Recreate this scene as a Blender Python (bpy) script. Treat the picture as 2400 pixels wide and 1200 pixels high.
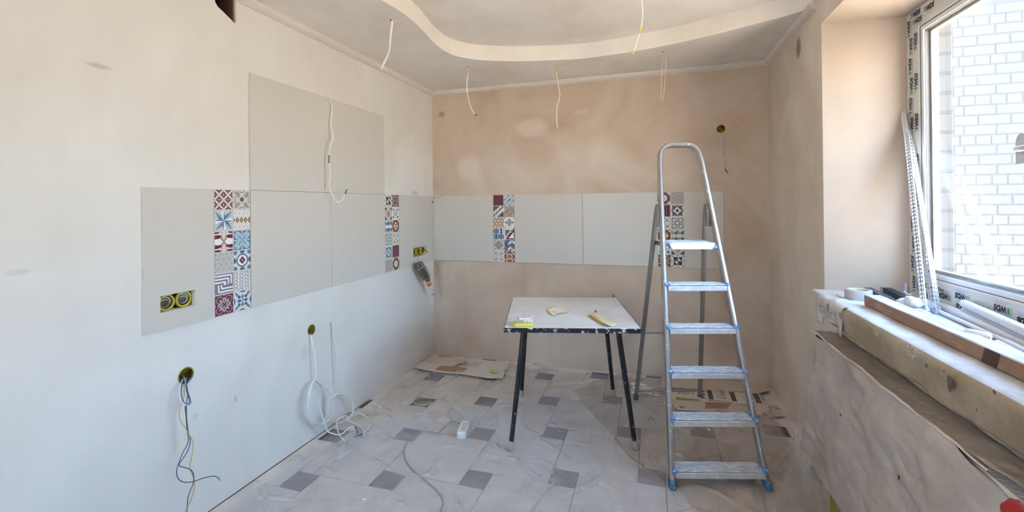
import bpy, bmesh, math, random
from mathutils import Vector, Matrix, noise
from math import sin, cos, pi, radians

for o in list(bpy.data.objects):
    bpy.data.objects.remove(o, do_unlink=True)
scene = bpy.context.scene
COL = scene.collection
random.seed(7)

# ------------------------------------------------------------------ camera
FPX, CYPX = 1049.55, 474.95
YAW, PITCH, ROLL = -0.3028, 0.0032, -0.01005
CAM = Vector((1.9596, -3.7901, 1.3994))
_f = Vector((sin(YAW) * cos(PITCH), cos(YAW) * cos(PITCH), sin(PITCH)))
_r = Vector((cos(YAW), -sin(YAW), 0))
_u = _r.cross(_f)
CR = _r * cos(ROLL) + _u * sin(ROLL)
CU = _u * cos(ROLL) - _r * sin(ROLL)
CF = _f
cam_data = bpy.data.cameras.new('camera')
cam = bpy.data.objects.new('camera', cam_data)
COL.objects.link(cam)
cam_data.sensor_width = 36.0
cam_data.lens = FPX / 2400.0 * 36.0
cam_data.shift_y = (CYPX - 600.0) / 2400.0
cam_data.clip_start = 0.02
M3 = Matrix((CR, CU, -CF)).transposed()
cam.matrix_world = Matrix.Translation(CAM) @ M3.to_4x4()
scene.camera = cam

# ------------------------------------------------------------------ world: bright overcast sky over a pale courtyard
world = bpy.data.worlds.new('sky')
scene.world = world
world.use_nodes = True
nt = world.node_tree
nt.nodes.clear()
wo = nt.nodes.new('ShaderNodeOutputWorld')
bg = nt.nodes.new('ShaderNodeBackground')
tc = nt.nodes.new('ShaderNodeTexCoord')
sep = nt.nodes.new('ShaderNodeSeparateXYZ')
mr = nt.nodes.new('ShaderNodeMapRange')
mr.inputs['From Min'].default_value = -0.30
mr.inputs['From Max'].default_value = 1.0
ramp = nt.nodes.new('ShaderNodeValToRGB')
ramp.color_ramp.elements[0].color = (0.72, 0.60, 0.49, 1)      # pale ground
ramp.color_ramp.elements[1].color = (0.17, 0.32, 0.62, 1)      # zenith
for z_, c_ in ((0.0, (0.92, 0.85, 0.78)), (0.13, (0.74, 0.91, 1.12)), (0.34, (0.56, 0.86, 1.27)), (0.60, (0.28, 0.49, 0.84))):
    e = ramp.color_ramp.elements.new((z_+0.30)/1.30); e.color = c_ + (1,)
nt.links.new(tc.outputs['Generated'], sep.inputs[0])
nt.links.new(sep.outputs['Z'], mr.inputs['Value'])
nt.links.new(mr.outputs[0], ramp.inputs[0])
nt.links.new(ramp.outputs[0], bg.inputs['Color'])
bg.inputs['Strength'].default_value = 13.0
nt.links.new(bg.outputs[0], wo.inputs['Surface'])

vs = scene.view_settings
vs.view_transform = 'Standard'
vs.look = 'None'
vs.exposure = 1.10
vs.gamma = 1.0
vs.use_curve_mapping = False

# ------------------------------------------------------------------ helpers
def ray(px, py):
    return CF + CR * ((px - 1200.0) / FPX) - CU * ((py - CYPX) / FPX)
def onx(px, py, x):
    d = ray(px, py); return CAM + d * ((x - CAM.x) / d.x)
def ony(px, py, y):
    d = ray(px, py); return CAM + d * ((y - CAM.y) / d.y)
def onz(px, py, z):
    d = ray(px, py); return CAM + d * ((z - CAM.z) / d.z)

def lin(c):
    return tuple(((v / 255.0) / 12.92 if v / 255.0 <= 0.04045 else ((v / 255.0 + 0.055) / 1.055) ** 2.4) for v in c)

MATS = {}
def newmat(name):
    m = bpy.data.materials.new(name); m.use_nodes = True
    MATS[name] = m
    return m, m.node_tree, m.node_tree.nodes['Principled BSDF']

def mat(name, rgb, rough=0.6, metal=0.0, var=0.0, vscale=8.0, bump=0.0, bscale=60.0, spec=0.5, coat=0.0):
    """plain procedural material, sRGB 0-255 colour, optional noise variation and bump"""
    if name in MATS: return MATS[name]
    m, t, b = newmat(name)
    c = lin(rgb)
    b.inputs['Roughness'].default_value = rough
    b.inputs['Metallic'].default_value = metal
    b.inputs['Specular IOR Level'].default_value = spec
    b.inputs['Coat Weight'].default_value = coat
    geo = t.nodes.new('ShaderNodeNewGeometry')
    n = t.nodes.new('ShaderNodeTexNoise')
    n.inputs['Scale'].default_value = vscale
    n.inputs['Detail'].default_value = 5
    t.links.new(geo.outputs['Position'], n.inputs['Vector'])
    mx = t.nodes.new('ShaderNodeMix'); mx.data_type = 'RGBA'
    v = max(var, 0.02)
    mx.inputs['A'].default_value = tuple(min(1, k * (1 - v)) for k in c) + (1,)
    mx.inputs['B'].default_value = tuple(min(1, k * (1 + v)) for k in c) + (1,)
    t.links.new(n.outputs['Fac'], mx.inputs['Factor'])
    t.links.new(mx.outputs['Result'], b.inputs['Base Color'])
    if bump:
        n2 = t.nodes.new('ShaderNodeTexNoise'); n2.inputs['Scale'].default_value = bscale
        n2.inputs['Detail'].default_value = 4
        t.links.new(geo.outputs['Position'], n2.inputs['Vector'])
        bp = t.nodes.new('ShaderNodeBump'); bp.inputs['Strength'].default_value = bump
        bp.inputs['Distance'].default_value = 0.01
        t.links.new(n2.outputs['Fac'], bp.inputs['Height'])
        t.links.new(bp.outputs['Normal'], b.inputs['Normal'])
    return m

def spotmat(name, base, spot, scale=40.0, lo=0.58, hi=0.62, rough=0.5, metal=0.0, stretch=(1, 1, 1), spot_rough=0.8, detail=5, local=False):
    """base colour with spots / smears of a second colour (dust, paint)"""
    if name in MATS: return MATS[name]
    m, t, b = newmat(name)
    if local:
        g = t.nodes.new('ShaderNodeTexCoord'); src = g.outputs['Object']
    else:
        g = t.nodes.new('ShaderNodeNewGeometry'); src = g.outputs['Position']
    mp = t.nodes.new('ShaderNodeMapping'); mp.inputs['Scale'].default_value = stretch
    n = t.nodes.new('ShaderNodeTexNoise'); n.inputs['Scale'].default_value = scale; n.inputs['Detail'].default_value = detail
    n.inputs['Roughness'].default_value = 0.65
    t.links.new(src, mp.inputs['Vector']); t.links.new(mp.outputs[0], n.inputs['Vector'])
    r = t.nodes.new('ShaderNodeMapRange'); r.inputs['From Min'].default_value = lo; r.inputs['From Max'].default_value = hi
    t.links.new(n.outputs['Fac'], r.inputs['Value'])
    mx = t.nodes.new('ShaderNodeMix'); mx.data_type = 'RGBA'
    mx.inputs['A'].default_value = lin(base) + (1,); mx.inputs['B'].default_value = lin(spot) + (1,)
    t.links.new(r.outputs[0], mx.inputs['Factor']); t.links.new(mx.outputs['Result'], b.inputs['Base Color'])
    r2 = t.nodes.new('ShaderNodeMapRange'); r2.inputs['To Min'].default_value = rough; r2.inputs['To Max'].default_value = spot_rough
    t.links.new(r.outputs[0], r2.inputs['Value']); t.links.new(r2.outputs[0], b.inputs['Roughness'])
    if metal:
        r3 = t.nodes.new('ShaderNodeMapRange'); r3.inputs['To Min'].default_value = metal; r3.inputs['To Max'].default_value = 0.0
        t.links.new(r.outputs[0], r3.inputs['Value']); t.links.new(r3.outputs[0], b.inputs['Metallic'])
    return m

class MB:
    """collects geometry for one mesh"""
    def __init__(s): s.v = []; s.f = []; s.m = []; s.sm = []
    def add(s, vs, fs, mi=0, smooth=False):
        o = len(s.v); s.v += [tuple(p) for p in vs]
        for f in fs:
            s.f.append([o + i for i in f]); s.m.append(mi); s.sm.append(smooth)
        return s
    def box(s, a, b, mi=0, mtx=None):
        x0, y0, z0 = a; x1, y1, z1 = b
        vs = [(x0,y0,z0),(x1,y0,z0),(x1,y1,z0),(x0,y1,z0),(x0,y0,z1),(x1,y0,z1),(x1,y1,z1),(x0,y1,z1)]
        if mtx: vs = [mtx @ Vector(p) for p in vs]
        return s.add(vs, [(0,3,2,1),(4,5,6,7),(0,1,5,4),(1,2,6,5),(2,3,7,6),(3,0,4,7)], mi)
    def bbox(s, a, b, c=0.002, mi=0, mtx=None):
        """chamfered box (top and vertical edges) """
        x0, y0, z0 = a; x1, y1, z1 = b
        def ring(i, z): return [(x0+i,y0+c,z),(x0+c,y0+i,z),(x1-c,y0+i,z),(x1-i,y0+c,z),(x1-i,y1-c,z),(x1-c,y1-i,z),(x0+c,y1-i,z),(x0+i,y1-c,z)]
        rs = [ring(c, z0), ring(0, z0+c), ring(0, z1-c), ring(c, z1)]
        # pull the chamfer rings inward
        vs = [p for r in rs for p in r]
        if mtx: vs = [mtx @ Vector(p) for p in vs]
        fs = [tuple(reversed(range(8))), tuple(range(24, 32))]
        for k in range(3):
            for i in range(8):
                j = (i + 1) % 8
                fs.append((k*8+i, k*8+j, (k+1)*8+j, (k+1)*8+i))
        return s.add(vs, fs, mi)
    def prism(s, pts, z0, z1, mi=0, mtx=None):
        n = len(pts)
        vs = [(p[0], p[1], z0) for p in pts] + [(p[0], p[1], z1) for p in pts]
        if mtx: vs = [mtx @ Vector(p) for p in vs]
        fs = [tuple(reversed(range(n))), tuple(range(n, 2*n))] + [(i, (i+1) % n, n+(i+1) % n, n+i) for i in range(n)]
        return s.add(vs, fs, mi)
    def tube(s, path, r, n=8, mi=0, smooth=True, close=False):
        P = [Vector(p) for p in path]; k = len(P)
        rr = r if isinstance(r, (list, tuple)) else [r] * k
        t0 = (P[1] - P[0]).normalized()
        up = Vector((0,0,1)) if abs(t0.z) < 0.9 else Vector((1,0,0))
        nrm = t0.cross(up).normalized()
        vs = []
        for i in range(k):
            if close: t = (P[(i+1) % k] - P[i-1])
            else: t = P[min(i+1, k-1)] - P[max(i-1, 0)]
            if t.length < 1e-9: t = t0
            t = t.normalized()
            nrm = (nrm - t * nrm.dot(t))
            if nrm.length < 1e-6: nrm = t.orthogonal()
            nrm.normalize(); bn = t.cross(nrm)
            for j in range(n):
                a = 2*pi*j/n
                vs.append(P[i] + (nrm*cos(a) + bn*sin(a)) * rr[i])
        fs = []
        for i in range(k if close else k-1):
            i2 = (i+1) % k
            for j in range(n):
                j2 = (j+1) % n
                fs.append((i*n+j, i*n+j2, i2*n+j2, i2*n+j))
        s.add(vs, fs, mi, smooth)
        if not close:
            s.add(vs[:n], [tuple(reversed(range(n)))], mi); s.add(vs[-n:], [tuple(range(n))], mi)
        return s
    def lathe(s, prof, n=24, mi=0, mtx=None, smooth=True):
        """profile [(r,z)] around z"""
        vs = []
        for r, z in prof:
            for j in range(n):
                a = 2*pi*j/n; vs.append(Vector((r*cos(a), r*sin(a), z)))
        if mtx: vs = [mtx @ p for p in vs]
        fs = []
        for i in range(len(prof)-1):
            for j in range(n):
                j2 = (j+1) % n
                fs.append((i*n+j, i*n+j2, (i+1)*n+j2, (i+1)*n+j))
        if prof[0][0] > 1e-6: fs.append(tuple(reversed(range(n))))
        if prof[-1][0] > 1e-6: fs.append(tuple((len(prof)-1)*n + j for j in range(n)))
        return s.add(vs, fs, mi, smooth)
    def grid(s, fn, nu, nv, mi=0, smooth=True, skip=None):
        vs = [fn(i/nu, j/nv) for j in range(nv+1) for i in range(nu+1)]
        fs = []
        for j in range(nv):
            for i in range(nu):
                if skip and skip((i+.5)/nu, (j+.5)/nv): continue
                a = j*(nu+1)+i
                fs.append((a, a+1, a+nu+2, a+nu+1))
        return s.add(vs, fs, mi, smooth)
    def mesh(s, name, mats):
        me = bpy.data.meshes.new(name)
        me.from_pydata(s.v, [], s.f)
        for m in mats: me.materials.append(m)
        me.polygons.foreach_set('material_index', s.m)
        me.polygons.foreach_set('use_smooth', s.sm)
        me.update()
        return me
    def obj(s, name, mats, parent=None, mtx=None):
        if not isinstance(mats, (list, tuple)): mats = [mats]
        return link(name, s.mesh(name, mats), parent, mtx)

def link(name, me, parent=None, mtx=None):
    o = bpy.data.objects.new(name, me); COL.objects.link(o)
    if parent is not None: o.parent = parent
    if mtx is not None:
        o.matrix_basis = mtx
    return o
def empty(name, loc=(0,0,0), rz=0.0):
    o = bpy.data.objects.new(name, None); COL.objects.link(o)
    o.location = loc; o.rotation_euler = (0, 0, rz); o.empty_display_size = 0.05
    return o
def tag(o, label, cat, group=None):
    o['label'] = label; o['category'] = cat
    if group: o['group'] = group
    return o
def struct(o):
    o['kind'] = 'structure'; return o

def spline(pts, n=8, close=False):
    """Catmull-Rom through the points"""
    P = [Vector(p) for p in pts]; k = len(P); out = []
    rng = range(k) if close else range(k-1)
    for i in rng:
        if close: a, b, c, d = P[i-1], P[i], P[(i+1) % k], P[(i+2) % k]
        else: a, b, c, d = P[max(i-1,0)], P[i], P[i+1], P[min(i+2,k-1)]
        for j in range(n):
            t = j/n
            out.append(0.5*((2*b) + (c-a)*t + (2*a-5*b+4*c-d)*t*t + (3*b-a-3*c+d)*t**3))
    if not close: out.append(P[-1])
    return out

def frame(o, u, v, n):
    """matrix with local x,y,z along u,v,n and origin o"""
    m = Matrix((Vector(u), Vector(v), Vector(n))).transposed().to_4x4()
    return Matrix.Translation(Vector(o)) @ m

def bake_bool(me, cutters, name):
    """subtract cutter meshes, keep only the resulting mesh"""
    a = bpy.data.objects.new('tmp', me); COL.objects.link(a)
    tmp = []
    for c in cutters:
        b = bpy.data.objects.new('tmpc', c); COL.objects.link(b); tmp.append(b)
        md = a.modifiers.new('b', 'BOOLEAN'); md.object = b; md.operation = 'DIFFERENCE'; md.solver = 'EXACT'
    dg = bpy.context.evaluated_depsgraph_get(); dg.update()
    out = bpy.data.meshes.new_from_object(a.evaluated_get(dg))
    out.name = name
    bpy.data.objects.remove(a, do_unlink=True)
    for b in tmp: bpy.data.objects.remove(b, do_unlink=True)
    return out
# ------------------------------------------------------------------ plaster and shell materials
def plaster(name, c_dark, c_mid, c_light, smudges=(), scale=1.3):
    m, t, b = newmat(name)
    geo = t.nodes.new('ShaderNodeNewGeometry')
    n = t.nodes.new('ShaderNodeTexNoise'); n.inputs['Scale'].default_value = scale
    n.inputs['Detail'].default_value = 6; n.inputs['Roughness'].default_value = 0.58; n.inputs['Distortion'].default_value = 0.6
    t.links.new(geo.outputs['Position'], n.inputs['Vector'])
    r = t.nodes.new('ShaderNodeValToRGB')
    r.color_ramp.elements[0].position = 0.32; r.color_ramp.elements[0].color = lin(c_dark) + (1,)
    r.color_ramp.elements[1].position = 0.68; r.color_ramp.elements[1].color = lin(c_light) + (1,)
    el = r.color_ramp.elements.new(0.5); el.color = lin(c_mid) + (1,)
    t.links.new(n.outputs['Fac'], r.inputs[0])
    col = r.outputs[0]
    # trowel streaks
    mp = t.nodes.new('ShaderNodeMapping'); mp.inputs['Scale'].default_value = (9, 9, 1.6); mp.inputs['Rotation'].default_value = (0.3, 0.25, 0.2)
    n3 = t.nodes.new('ShaderNodeTexNoise'); n3.inputs['Scale'].default_value = 1.0; n3.inputs['Detail'].default_value = 3
    t.links.new(geo.outputs['Position'], mp.inputs['Vector']); t.links.new(mp.outputs[0], n3.inputs['Vector'])
    mr_ = t.nodes.new('ShaderNodeMapRange'); mr_.inputs['From Min'].default_value = 0.3; mr_.inputs['From Max'].default_value = 0.7
    mr_.inputs['To Min'].default_value = 0.982; mr_.inputs['To Max'].default_value = 1.018
    t.links.new(n3.outputs['Fac'], mr_.inputs['Value'])
    mu = t.nodes.new('ShaderNodeVectorMath'); mu.operation = 'SCALE'
    t.links.new(col, mu.inputs[0]); t.links.new(mr_.outputs[0], mu.inputs['Scale'])
    col = mu.outputs[0]
    for (p, rad, dirv, sc, amt) in smudges:
        # grey rubbed mark: stretched ellipse around p
        sub = t.nodes.new('ShaderNodeVectorMath'); sub.operation = 'SUBTRACT'; sub.inputs[1].default_value = p
        t.links.new(geo.outputs['Position'], sub.inputs[0])
        mm = t.nodes.new('ShaderNodeMapping'); mm.inputs['Rotation'].default_value = dirv; mm.inputs['Scale'].default_value = rad
        t.links.new(sub.outputs[0], mm.inputs['Vector'])
        ln = t.nodes.new('ShaderNodeVectorMath'); ln.operation = 'LENGTH'; t.links.new(mm.outputs[0], ln.inputs[0])
        q = t.nodes.new('ShaderNodeMapRange'); q.inputs['From Min'].default_value = 0.4; q.inputs['From Max'].default_value = 1.0
        q.inputs['To Min'].default_value = amt; q.inputs['To Max'].default_value = 0.0; q.interpolation_type = 'SMOOTHSTEP'
        t.links.new(ln.outputs['Value'], q.inputs['Value'])
        mx = t.nodes.new('ShaderNodeMix'); mx.data_type = 'RGBA'; mx.inputs['B'].default_value = lin(sc) + (1,)
        t.links.new(q.outputs[0], mx.inputs['Factor']); t.links.new(col, mx.inputs['A']); col = mx.outputs['Result']
    t.links.new(col, b.inputs['Base Color'])
    b.inputs['Roughness'].default_value = 0.85
    b.inputs['Specular IOR Level'].default_value = 0.25
    n2 = t.nodes.new('ShaderNodeTexNoise'); n2.inputs['Scale'].default_value = 14; n2.inputs['Detail'].default_value = 6
    t.links.new(geo.outputs['Position'], n2.inputs['Vector'])
    bp = t.nodes.new('ShaderNodeBump'); bp.inputs['Strength'].default_value = 0.12; bp.inputs['Distance'].default_value = 0.01
    t.links.new(n2.outputs['Fac'], bp.inputs['Height']); t.links.new(bp.outputs['Normal'], b.inputs['Normal'])
    return m

GREYM = (150, 146, 140)
def lw(px, py): return tuple(onx(px, py, 0.0))
def bw(px, py): return tuple(ony(px, py, 0.0))
M_left = plaster('plaster_left', (218, 212, 203), (224, 220, 214), (230, 227, 223), smudges=[
    (lw(232, 155), (1, 18, 80), (-0.55, 0, 0), GREYM, 0.4), (lw(42, 638), (1, 22, 70), (0, 0, 0), (176, 176, 182), 0.3),
    (lw(714, 828), (1, 24, 15), (0, 0, 0), (200, 198, 202), 0.6), (lw(972, 452), (1, 14, 50), (0, 0, 0), GREYM, 0.4),
    (lw(552, 935), (1, 90, 50), (0, 0, 0), GREYM, 0.4), (lw(458, 977), (1, 50, 40), (0, 0, 0), (200, 198, 202), 0.5)])
M_back = plaster('plaster_back_dimmed', (190, 166, 146), (204, 184, 165), (213, 198, 184), scale=1.6, smudges=[  # same plaster as the left wall, its dimmer warm light put into the colour
    (bw(1035, 268), (22, 1, 28), (0, 0, 0), (140, 125, 108), 0.7), (bw(1360, 262), (12, 1, 30), (0, 0.3, 0), (214, 205, 196), 0.5),
    (bw(1245, 300), (5, 1, 9), (0, 0.4, 0), (228, 216, 202), 0.6), (bw(1100, 395), (6, 1, 7), (0, 0, 0), (228, 216, 202), 0.5)])
M_right = plaster('plaster_right_dimmed', (208, 192, 175), (216, 202, 186), (224, 213, 200), scale=2.2, smudges=[  # same plaster again, toned down in colour for this wall's weaker light
    (tuple(onx(1869, 112, 2.8)), (1, 16, 12), (0, 0, 0), (120, 112, 104), 0.8)])
M_ceil = plaster('plaster_ceiling', (230, 221, 211), (237, 230, 222), (242, 237, 231), scale=1.8)
M_trim = mat('cornice_white', (222, 212, 203), 0.7, var=0.04)
M_black = mat('void_black', (10, 8, 7), 0.9)
M_brickback = mat('mortar', (196, 200, 204), 0.9, var=0.05, vscale=20)

RX = 2.805           # right wall plane
ZC, ZU = 2.455, 2.565  # dropped and upper ceiling
YF = -5.4           # wall behind the camera
WY0, WY1 = -1.24, -2.42   # window opening
SILL = 0.945

# ---- floor
fl = MB(); fl.box((-0.15, YF-0.15, -0.12), (3.3, 0.15, -0.009))
M_grout = mat('grout', (104, 96, 92), 0.9)
floor = struct(fl.obj('floor', M_grout))
M_tile = spotmat('floor_tile_stone', (216, 205, 194), (228, 219, 212), scale=7, lo=0.4, hi=0.62, rough=0.42, spot_rough=0.5)
M_ins = spotmat('floor_insert_stone', (84, 70, 86), (118, 102, 114), scale=22, lo=0.42, hi=0.66, rough=0.45, spot_rough=0.6)
L_, S_ = 0.4285, 0.1345
A0 = Vector((0.592, -1.866))
g = 0.0022
def tile_mesh(name, w, d, m):
    b = MB(); b.bbox((0, 0, -0.009), (w, d, 0.0), 0.0012); return b.mesh(name, [m])
big_cache, sm_cache = {}, {}
def clip_tile(x0, y0, x1, y1):
    return max(x0, 0.0), max(y0, YF), min(x1, RX), min(y1, 0.0)
for i in range(-12, 13):
    for j in range(-12, 13):
        o = A0 + Vector((L_, S_)) * i + Vector((-S_, L_)) * j
        for kind, (x0, y0, w) in (('insert_tile', (o.x, o.y, S_)), ('floor_tile', (o.x, o.y + S_, L_))):
            a, b_, c, d = clip_tile(x0 + g, y0 + g, x0 + w - g, y0 + w - g)
            if c - a < 0.012 or d - b_ < 0.012: continue
            key = (kind, round(c-a, 4), round(d-b_, 4))
            if key not in big_cache:
                big_cache[key] = tile_mesh(kind, c-a, d-b_, M_tile if kind == 'floor_tile' else M_ins)
            link(kind, big_cache[key], floor, Matrix.Translation((a, b_, random.uniform(-0.0004, 0.0004))))

b = MB(); b.box((0.0, -3.4, -0.001), (0.006, -1.05, 0.0022)); b.obj('edge_gap', mat('edge_gap_brown', (112, 96, 82), 0.9, var=0.3, vscale=12), floor)
# ---- left wall with cut holes
def cyl_mesh(c, axis, r, depth, n=20):
    b = MB(); b.lathe([(r, -depth), (r, depth)], n, smooth=False)
    z = Vector(axis).normalized(); x = z.orthogonal().normalized(); y = z.cross(x)
    b.v = [tuple(Matrix.Translation(Vector(c)) @ (frame((0,0,0), x, y, z) @ Vector(p))) for p in b.v]
    return b.mesh('cut', [])
def box_mesh(a, b_):
    b = MB(); b.box(a, b_); return b.mesh('cut', [])
BOX_L = [(-2.341, 0.662, 0.036), (-1.582, 0.656, 0.033)]
HOLE_L = (-1.410, 0.646, 0.009)
wl = MB(); wl.box((-0.18, YF-0.15, -0.1), (0.0, 0.15, 2.8))
cuts = [cyl_mesh((0, y, z), (1, 0, 0), r, 0.05) for y, z, r in BOX_L]
cuts.append(cyl_mesh((0, HOLE_L[0], HOLE_L[1]), (1, 0, 0), HOLE_L[2], 0.03, 10))
cuts.append(box_mesh((-0.055, -2.452, 0.962), (0.05, -2.304, 1.031)))
cuts.append(box_mesh((-0.055, -0.387, 0.953), (0.05, -0.149, 1.031)))
# ragged ventilation hole under the ceiling
vh = MB(); pts = [(-2.183, 2.60), (-2.190, 2.37), (-2.176, 2.352), (-2.150, 2.340), (-2.128, 2.329), (-2.105, 2.318), (-2.086, 2.305), (-2.078, 2.318), (-2.076, 2.60)]
vh.prism(pts, -0.12, 0.05, mtx=Matrix(((0,0,1,0),(1,0,0,0),(0,1,0,0),(0,0,0,1))))
cuts.append(vh.mesh('cut', []))
me = bake_bool(wl.mesh('wall_left', [M_left]), cuts, 'wall_left')
wall_left = struct(link('wall_left', me))
bk = MB(); bk.box((-0.119, -2.20, 2.28), (-0.112, -2.06, 2.45)); bk.obj('vent_duct_back', M_black, wall_left)
ed = MB(); ed.box((-0.11, -2.084, 2.312), (-0.012, -2.0765, 2.45)); ed.obj('vent_brick_edge', mat('vent_edge', (128, 104, 92), 0.9, var=.2, vscale=60), wall_left)

# ---- back wall
wb = MB(); wb.box((-0.15, 0.0, -0.1), (3.3, 0.18, 2.8))
BOX_B = (2.476, 1.965, 0.033)
cuts = [cyl_mesh((BOX_B[0], 0, BOX_B[1]), (0, 1, 0), BOX_B[2], 0.05), cyl_mesh((1.648, 0, 0.632), (0, 1, 0), 0.011, 0.03, 10),
        box_mesh((1.500, -0.02, 0.616), (1.645, 0.006, 0.627))]
wall_back = struct(link('wall_back', bake_bool(wb.mesh('wall_back', [M_back]), cuts, 'wall_back')))

# ---- right wall round the window, splayed reveals
wr = MB()
xz = Matrix(((1,0,0,0),(0,0,-1,0),(0,1,0,0),(0,0,0,1)))   # (x,z,t) -> (x,-t,z)
wr.prism([(RX, 0.0), (RX, -1.105), (3.105, WY0), (3.176, WY0), (3.176, 0.0)], -0.1, 2.8)
wr.prism([(RX, WY1-0.14), (3.105, WY1), (3.32, WY1), (3.32, YF-0.15), (RX, YF-0.15)][::-1], -0.1, 2.8)
wr.prism([(RX, 2.316), (3.105, 2.262), (3.32, 2.262), (3.32, 2.8), (RX, 2.8)], 1.1055, -WY1+0.139, mtx=xz)
wr.prism([(RX, -0.1), (3.32, -0.1), (3.32, SILL-0.03), (RX, SILL-0.03)], 1.1055, -WY1+0.139, mtx=xz)
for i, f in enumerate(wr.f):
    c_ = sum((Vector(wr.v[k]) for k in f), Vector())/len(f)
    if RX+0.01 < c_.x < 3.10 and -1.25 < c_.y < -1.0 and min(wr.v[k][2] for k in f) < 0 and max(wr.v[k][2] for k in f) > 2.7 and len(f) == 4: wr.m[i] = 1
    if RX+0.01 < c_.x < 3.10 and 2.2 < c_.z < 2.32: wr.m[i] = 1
M_rev = plaster('plaster_reveal_darkened', (182, 166, 151), (190, 174, 160), (197, 182, 169), scale=1.5)  # wall plaster darkened in colour to hold down the strong light on the reveal
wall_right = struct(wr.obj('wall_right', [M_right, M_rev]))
wf = MB()
for a_, c_ in (((-0.15, -0.1), (0.2, 2.8)), ((1.0, -0.1), (3.3, 2.8)), ((0.2, 2.36), (1.0, 2.8)), ((0.2, -0.1), (1.0, 0.85))):
    wf.box((a_[0], YF-0.18, a_[1]), (c_[0], YF, c_[1]))
struct(wf.obj('wall_front', M_back))

# ---- ceiling: upper slab and the dropped curved border
cu_ = MB(); cu_.box((-0.15, YF-0.15, ZU), (3.32, 0.15, ZU+0.12)); ceiling = struct(cu_.obj('ceiling', M_ceil))
lo_px = [(893.6,0),(937.5,25.8),(971,51.7),(994,75),(1015,98),(1041,119),(1066.7,130.5),(1105,138),(1144,141.6),(1221.7,143.4),(1340,139),(1400,133),(1505,117),(1624,92.8),(1697.5,75),(1785,52.5),(1872.5,28),(1914,9)]
edge = [Vector((q.x, q.y)) for q in (onz(a, b, ZC) for a, b in lo_px)]
edge = [Vector((0.46, YF)), Vector((0.46, -3.4)), Vector((0.50, -2.7)), Vector((0.575, -2.2))] + edge[:-1] + [Vector((2.84, -1.03))]
edge = [Vector((p.x, p.y)) for p in spline([(p.x, p.y, 0) for p in edge], 5)]
dc = MB(); nE = len(edge)
ring_ = [(p.x, p.y) for p in edge] + [(2.86, 0.02), (-0.02, 0.02), (-0.02, YF)]
dc.add([(x, y, ZC) for x, y in ring_], [tuple(range(len(ring_)))], 0)
dc.add([(p.x, p.y, ZC) for p in edge] + [(p.x, p.y, ZU+0.01) for p in edge], [(k, k+1, nE+k+1, nE+k) for k in range(nE-1)], 0, True)
dcm = dc.mesh('ceiling_border', [M_ceil])
bmx = bmesh.new(); bmx.from_mesh(dcm); bmesh.ops.recalc_face_normals(bmx, faces=bmx.faces); bmx.to_mesh(dcm); bmx.free()
struct(link('ceiling_border', dcm))

# ---- cornice strips
def cornice(name, p0, p1, inward, s=0.034):
    p0 = Vector(p0); p1 = Vector(p1); inw = Vector(inward); dz = Vector((0, 0, -1))
    prof = [(0, 0), (s, 0), (s*0.96, s*0.25), (s*0.72, s*0.62), (s*0.25, s*0.96), (0, s)]
    b = MB(); vs = []
    for p in (p0, p1):
        vs += [p + inw*a + dz*c for a, c in prof]
    n = len(prof)
    fs = [(i, (i+1) % n, n+(i+1) % n, n+i) for i in range(n)] + [tuple(range(n)), tuple(range(2*n-1, n-1, -1))]
    b.add(vs, fs, 0)
    m = b.mesh(name, [M_trim]); bm = bmesh.new(); bm.from_mesh(m); bmesh.ops.recalc_face_normals(bm, faces=bm.faces); bm.to_mesh(m); bm.free()
    return struct(link(name, m))
cornice('trim_1', (0, 0, ZC), (0, YF, ZC), (1, 0, 0), 0.036)
cornice('trim_2', (0, 0, ZC), (RX, 0, ZC), (0, -1, 0))
cornice('trim_3', (RX, 0, ZC), (RX, -1.03, ZC), (-1, 0, 0))
# ------------------------------------------------------------------ printed tiles: each print is drawn with flat coloured shapes
PAL = dict(burg=(112,44,62), dburg=(84,38,44), cream=(224,218,213), white=(238,238,240), blue=(98,132,160), lblue=(156,186,208), dblue=(70,104,130),
           teal=(66,92,92), grey=(156,154,152), dgrey=(98,98,100), lgrey=(204,201,197), taupe=(166,150,138), brown=(110,82,66), ochre=(178,142,86),
           black=(54,50,50), purple=(136,120,136), navy=(74,84,120), orange=(196,142,92), sky=(176,200,214), dpurple=(108, 92, 110))
PMAT = {k: mat('glaze_' + k, v, 0.16, var=0.03, vscale=30) for k, v in PAL.items()}
PKEY = list(PAL)
PLIST = [PMAT[k] for k in PKEY]

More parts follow.
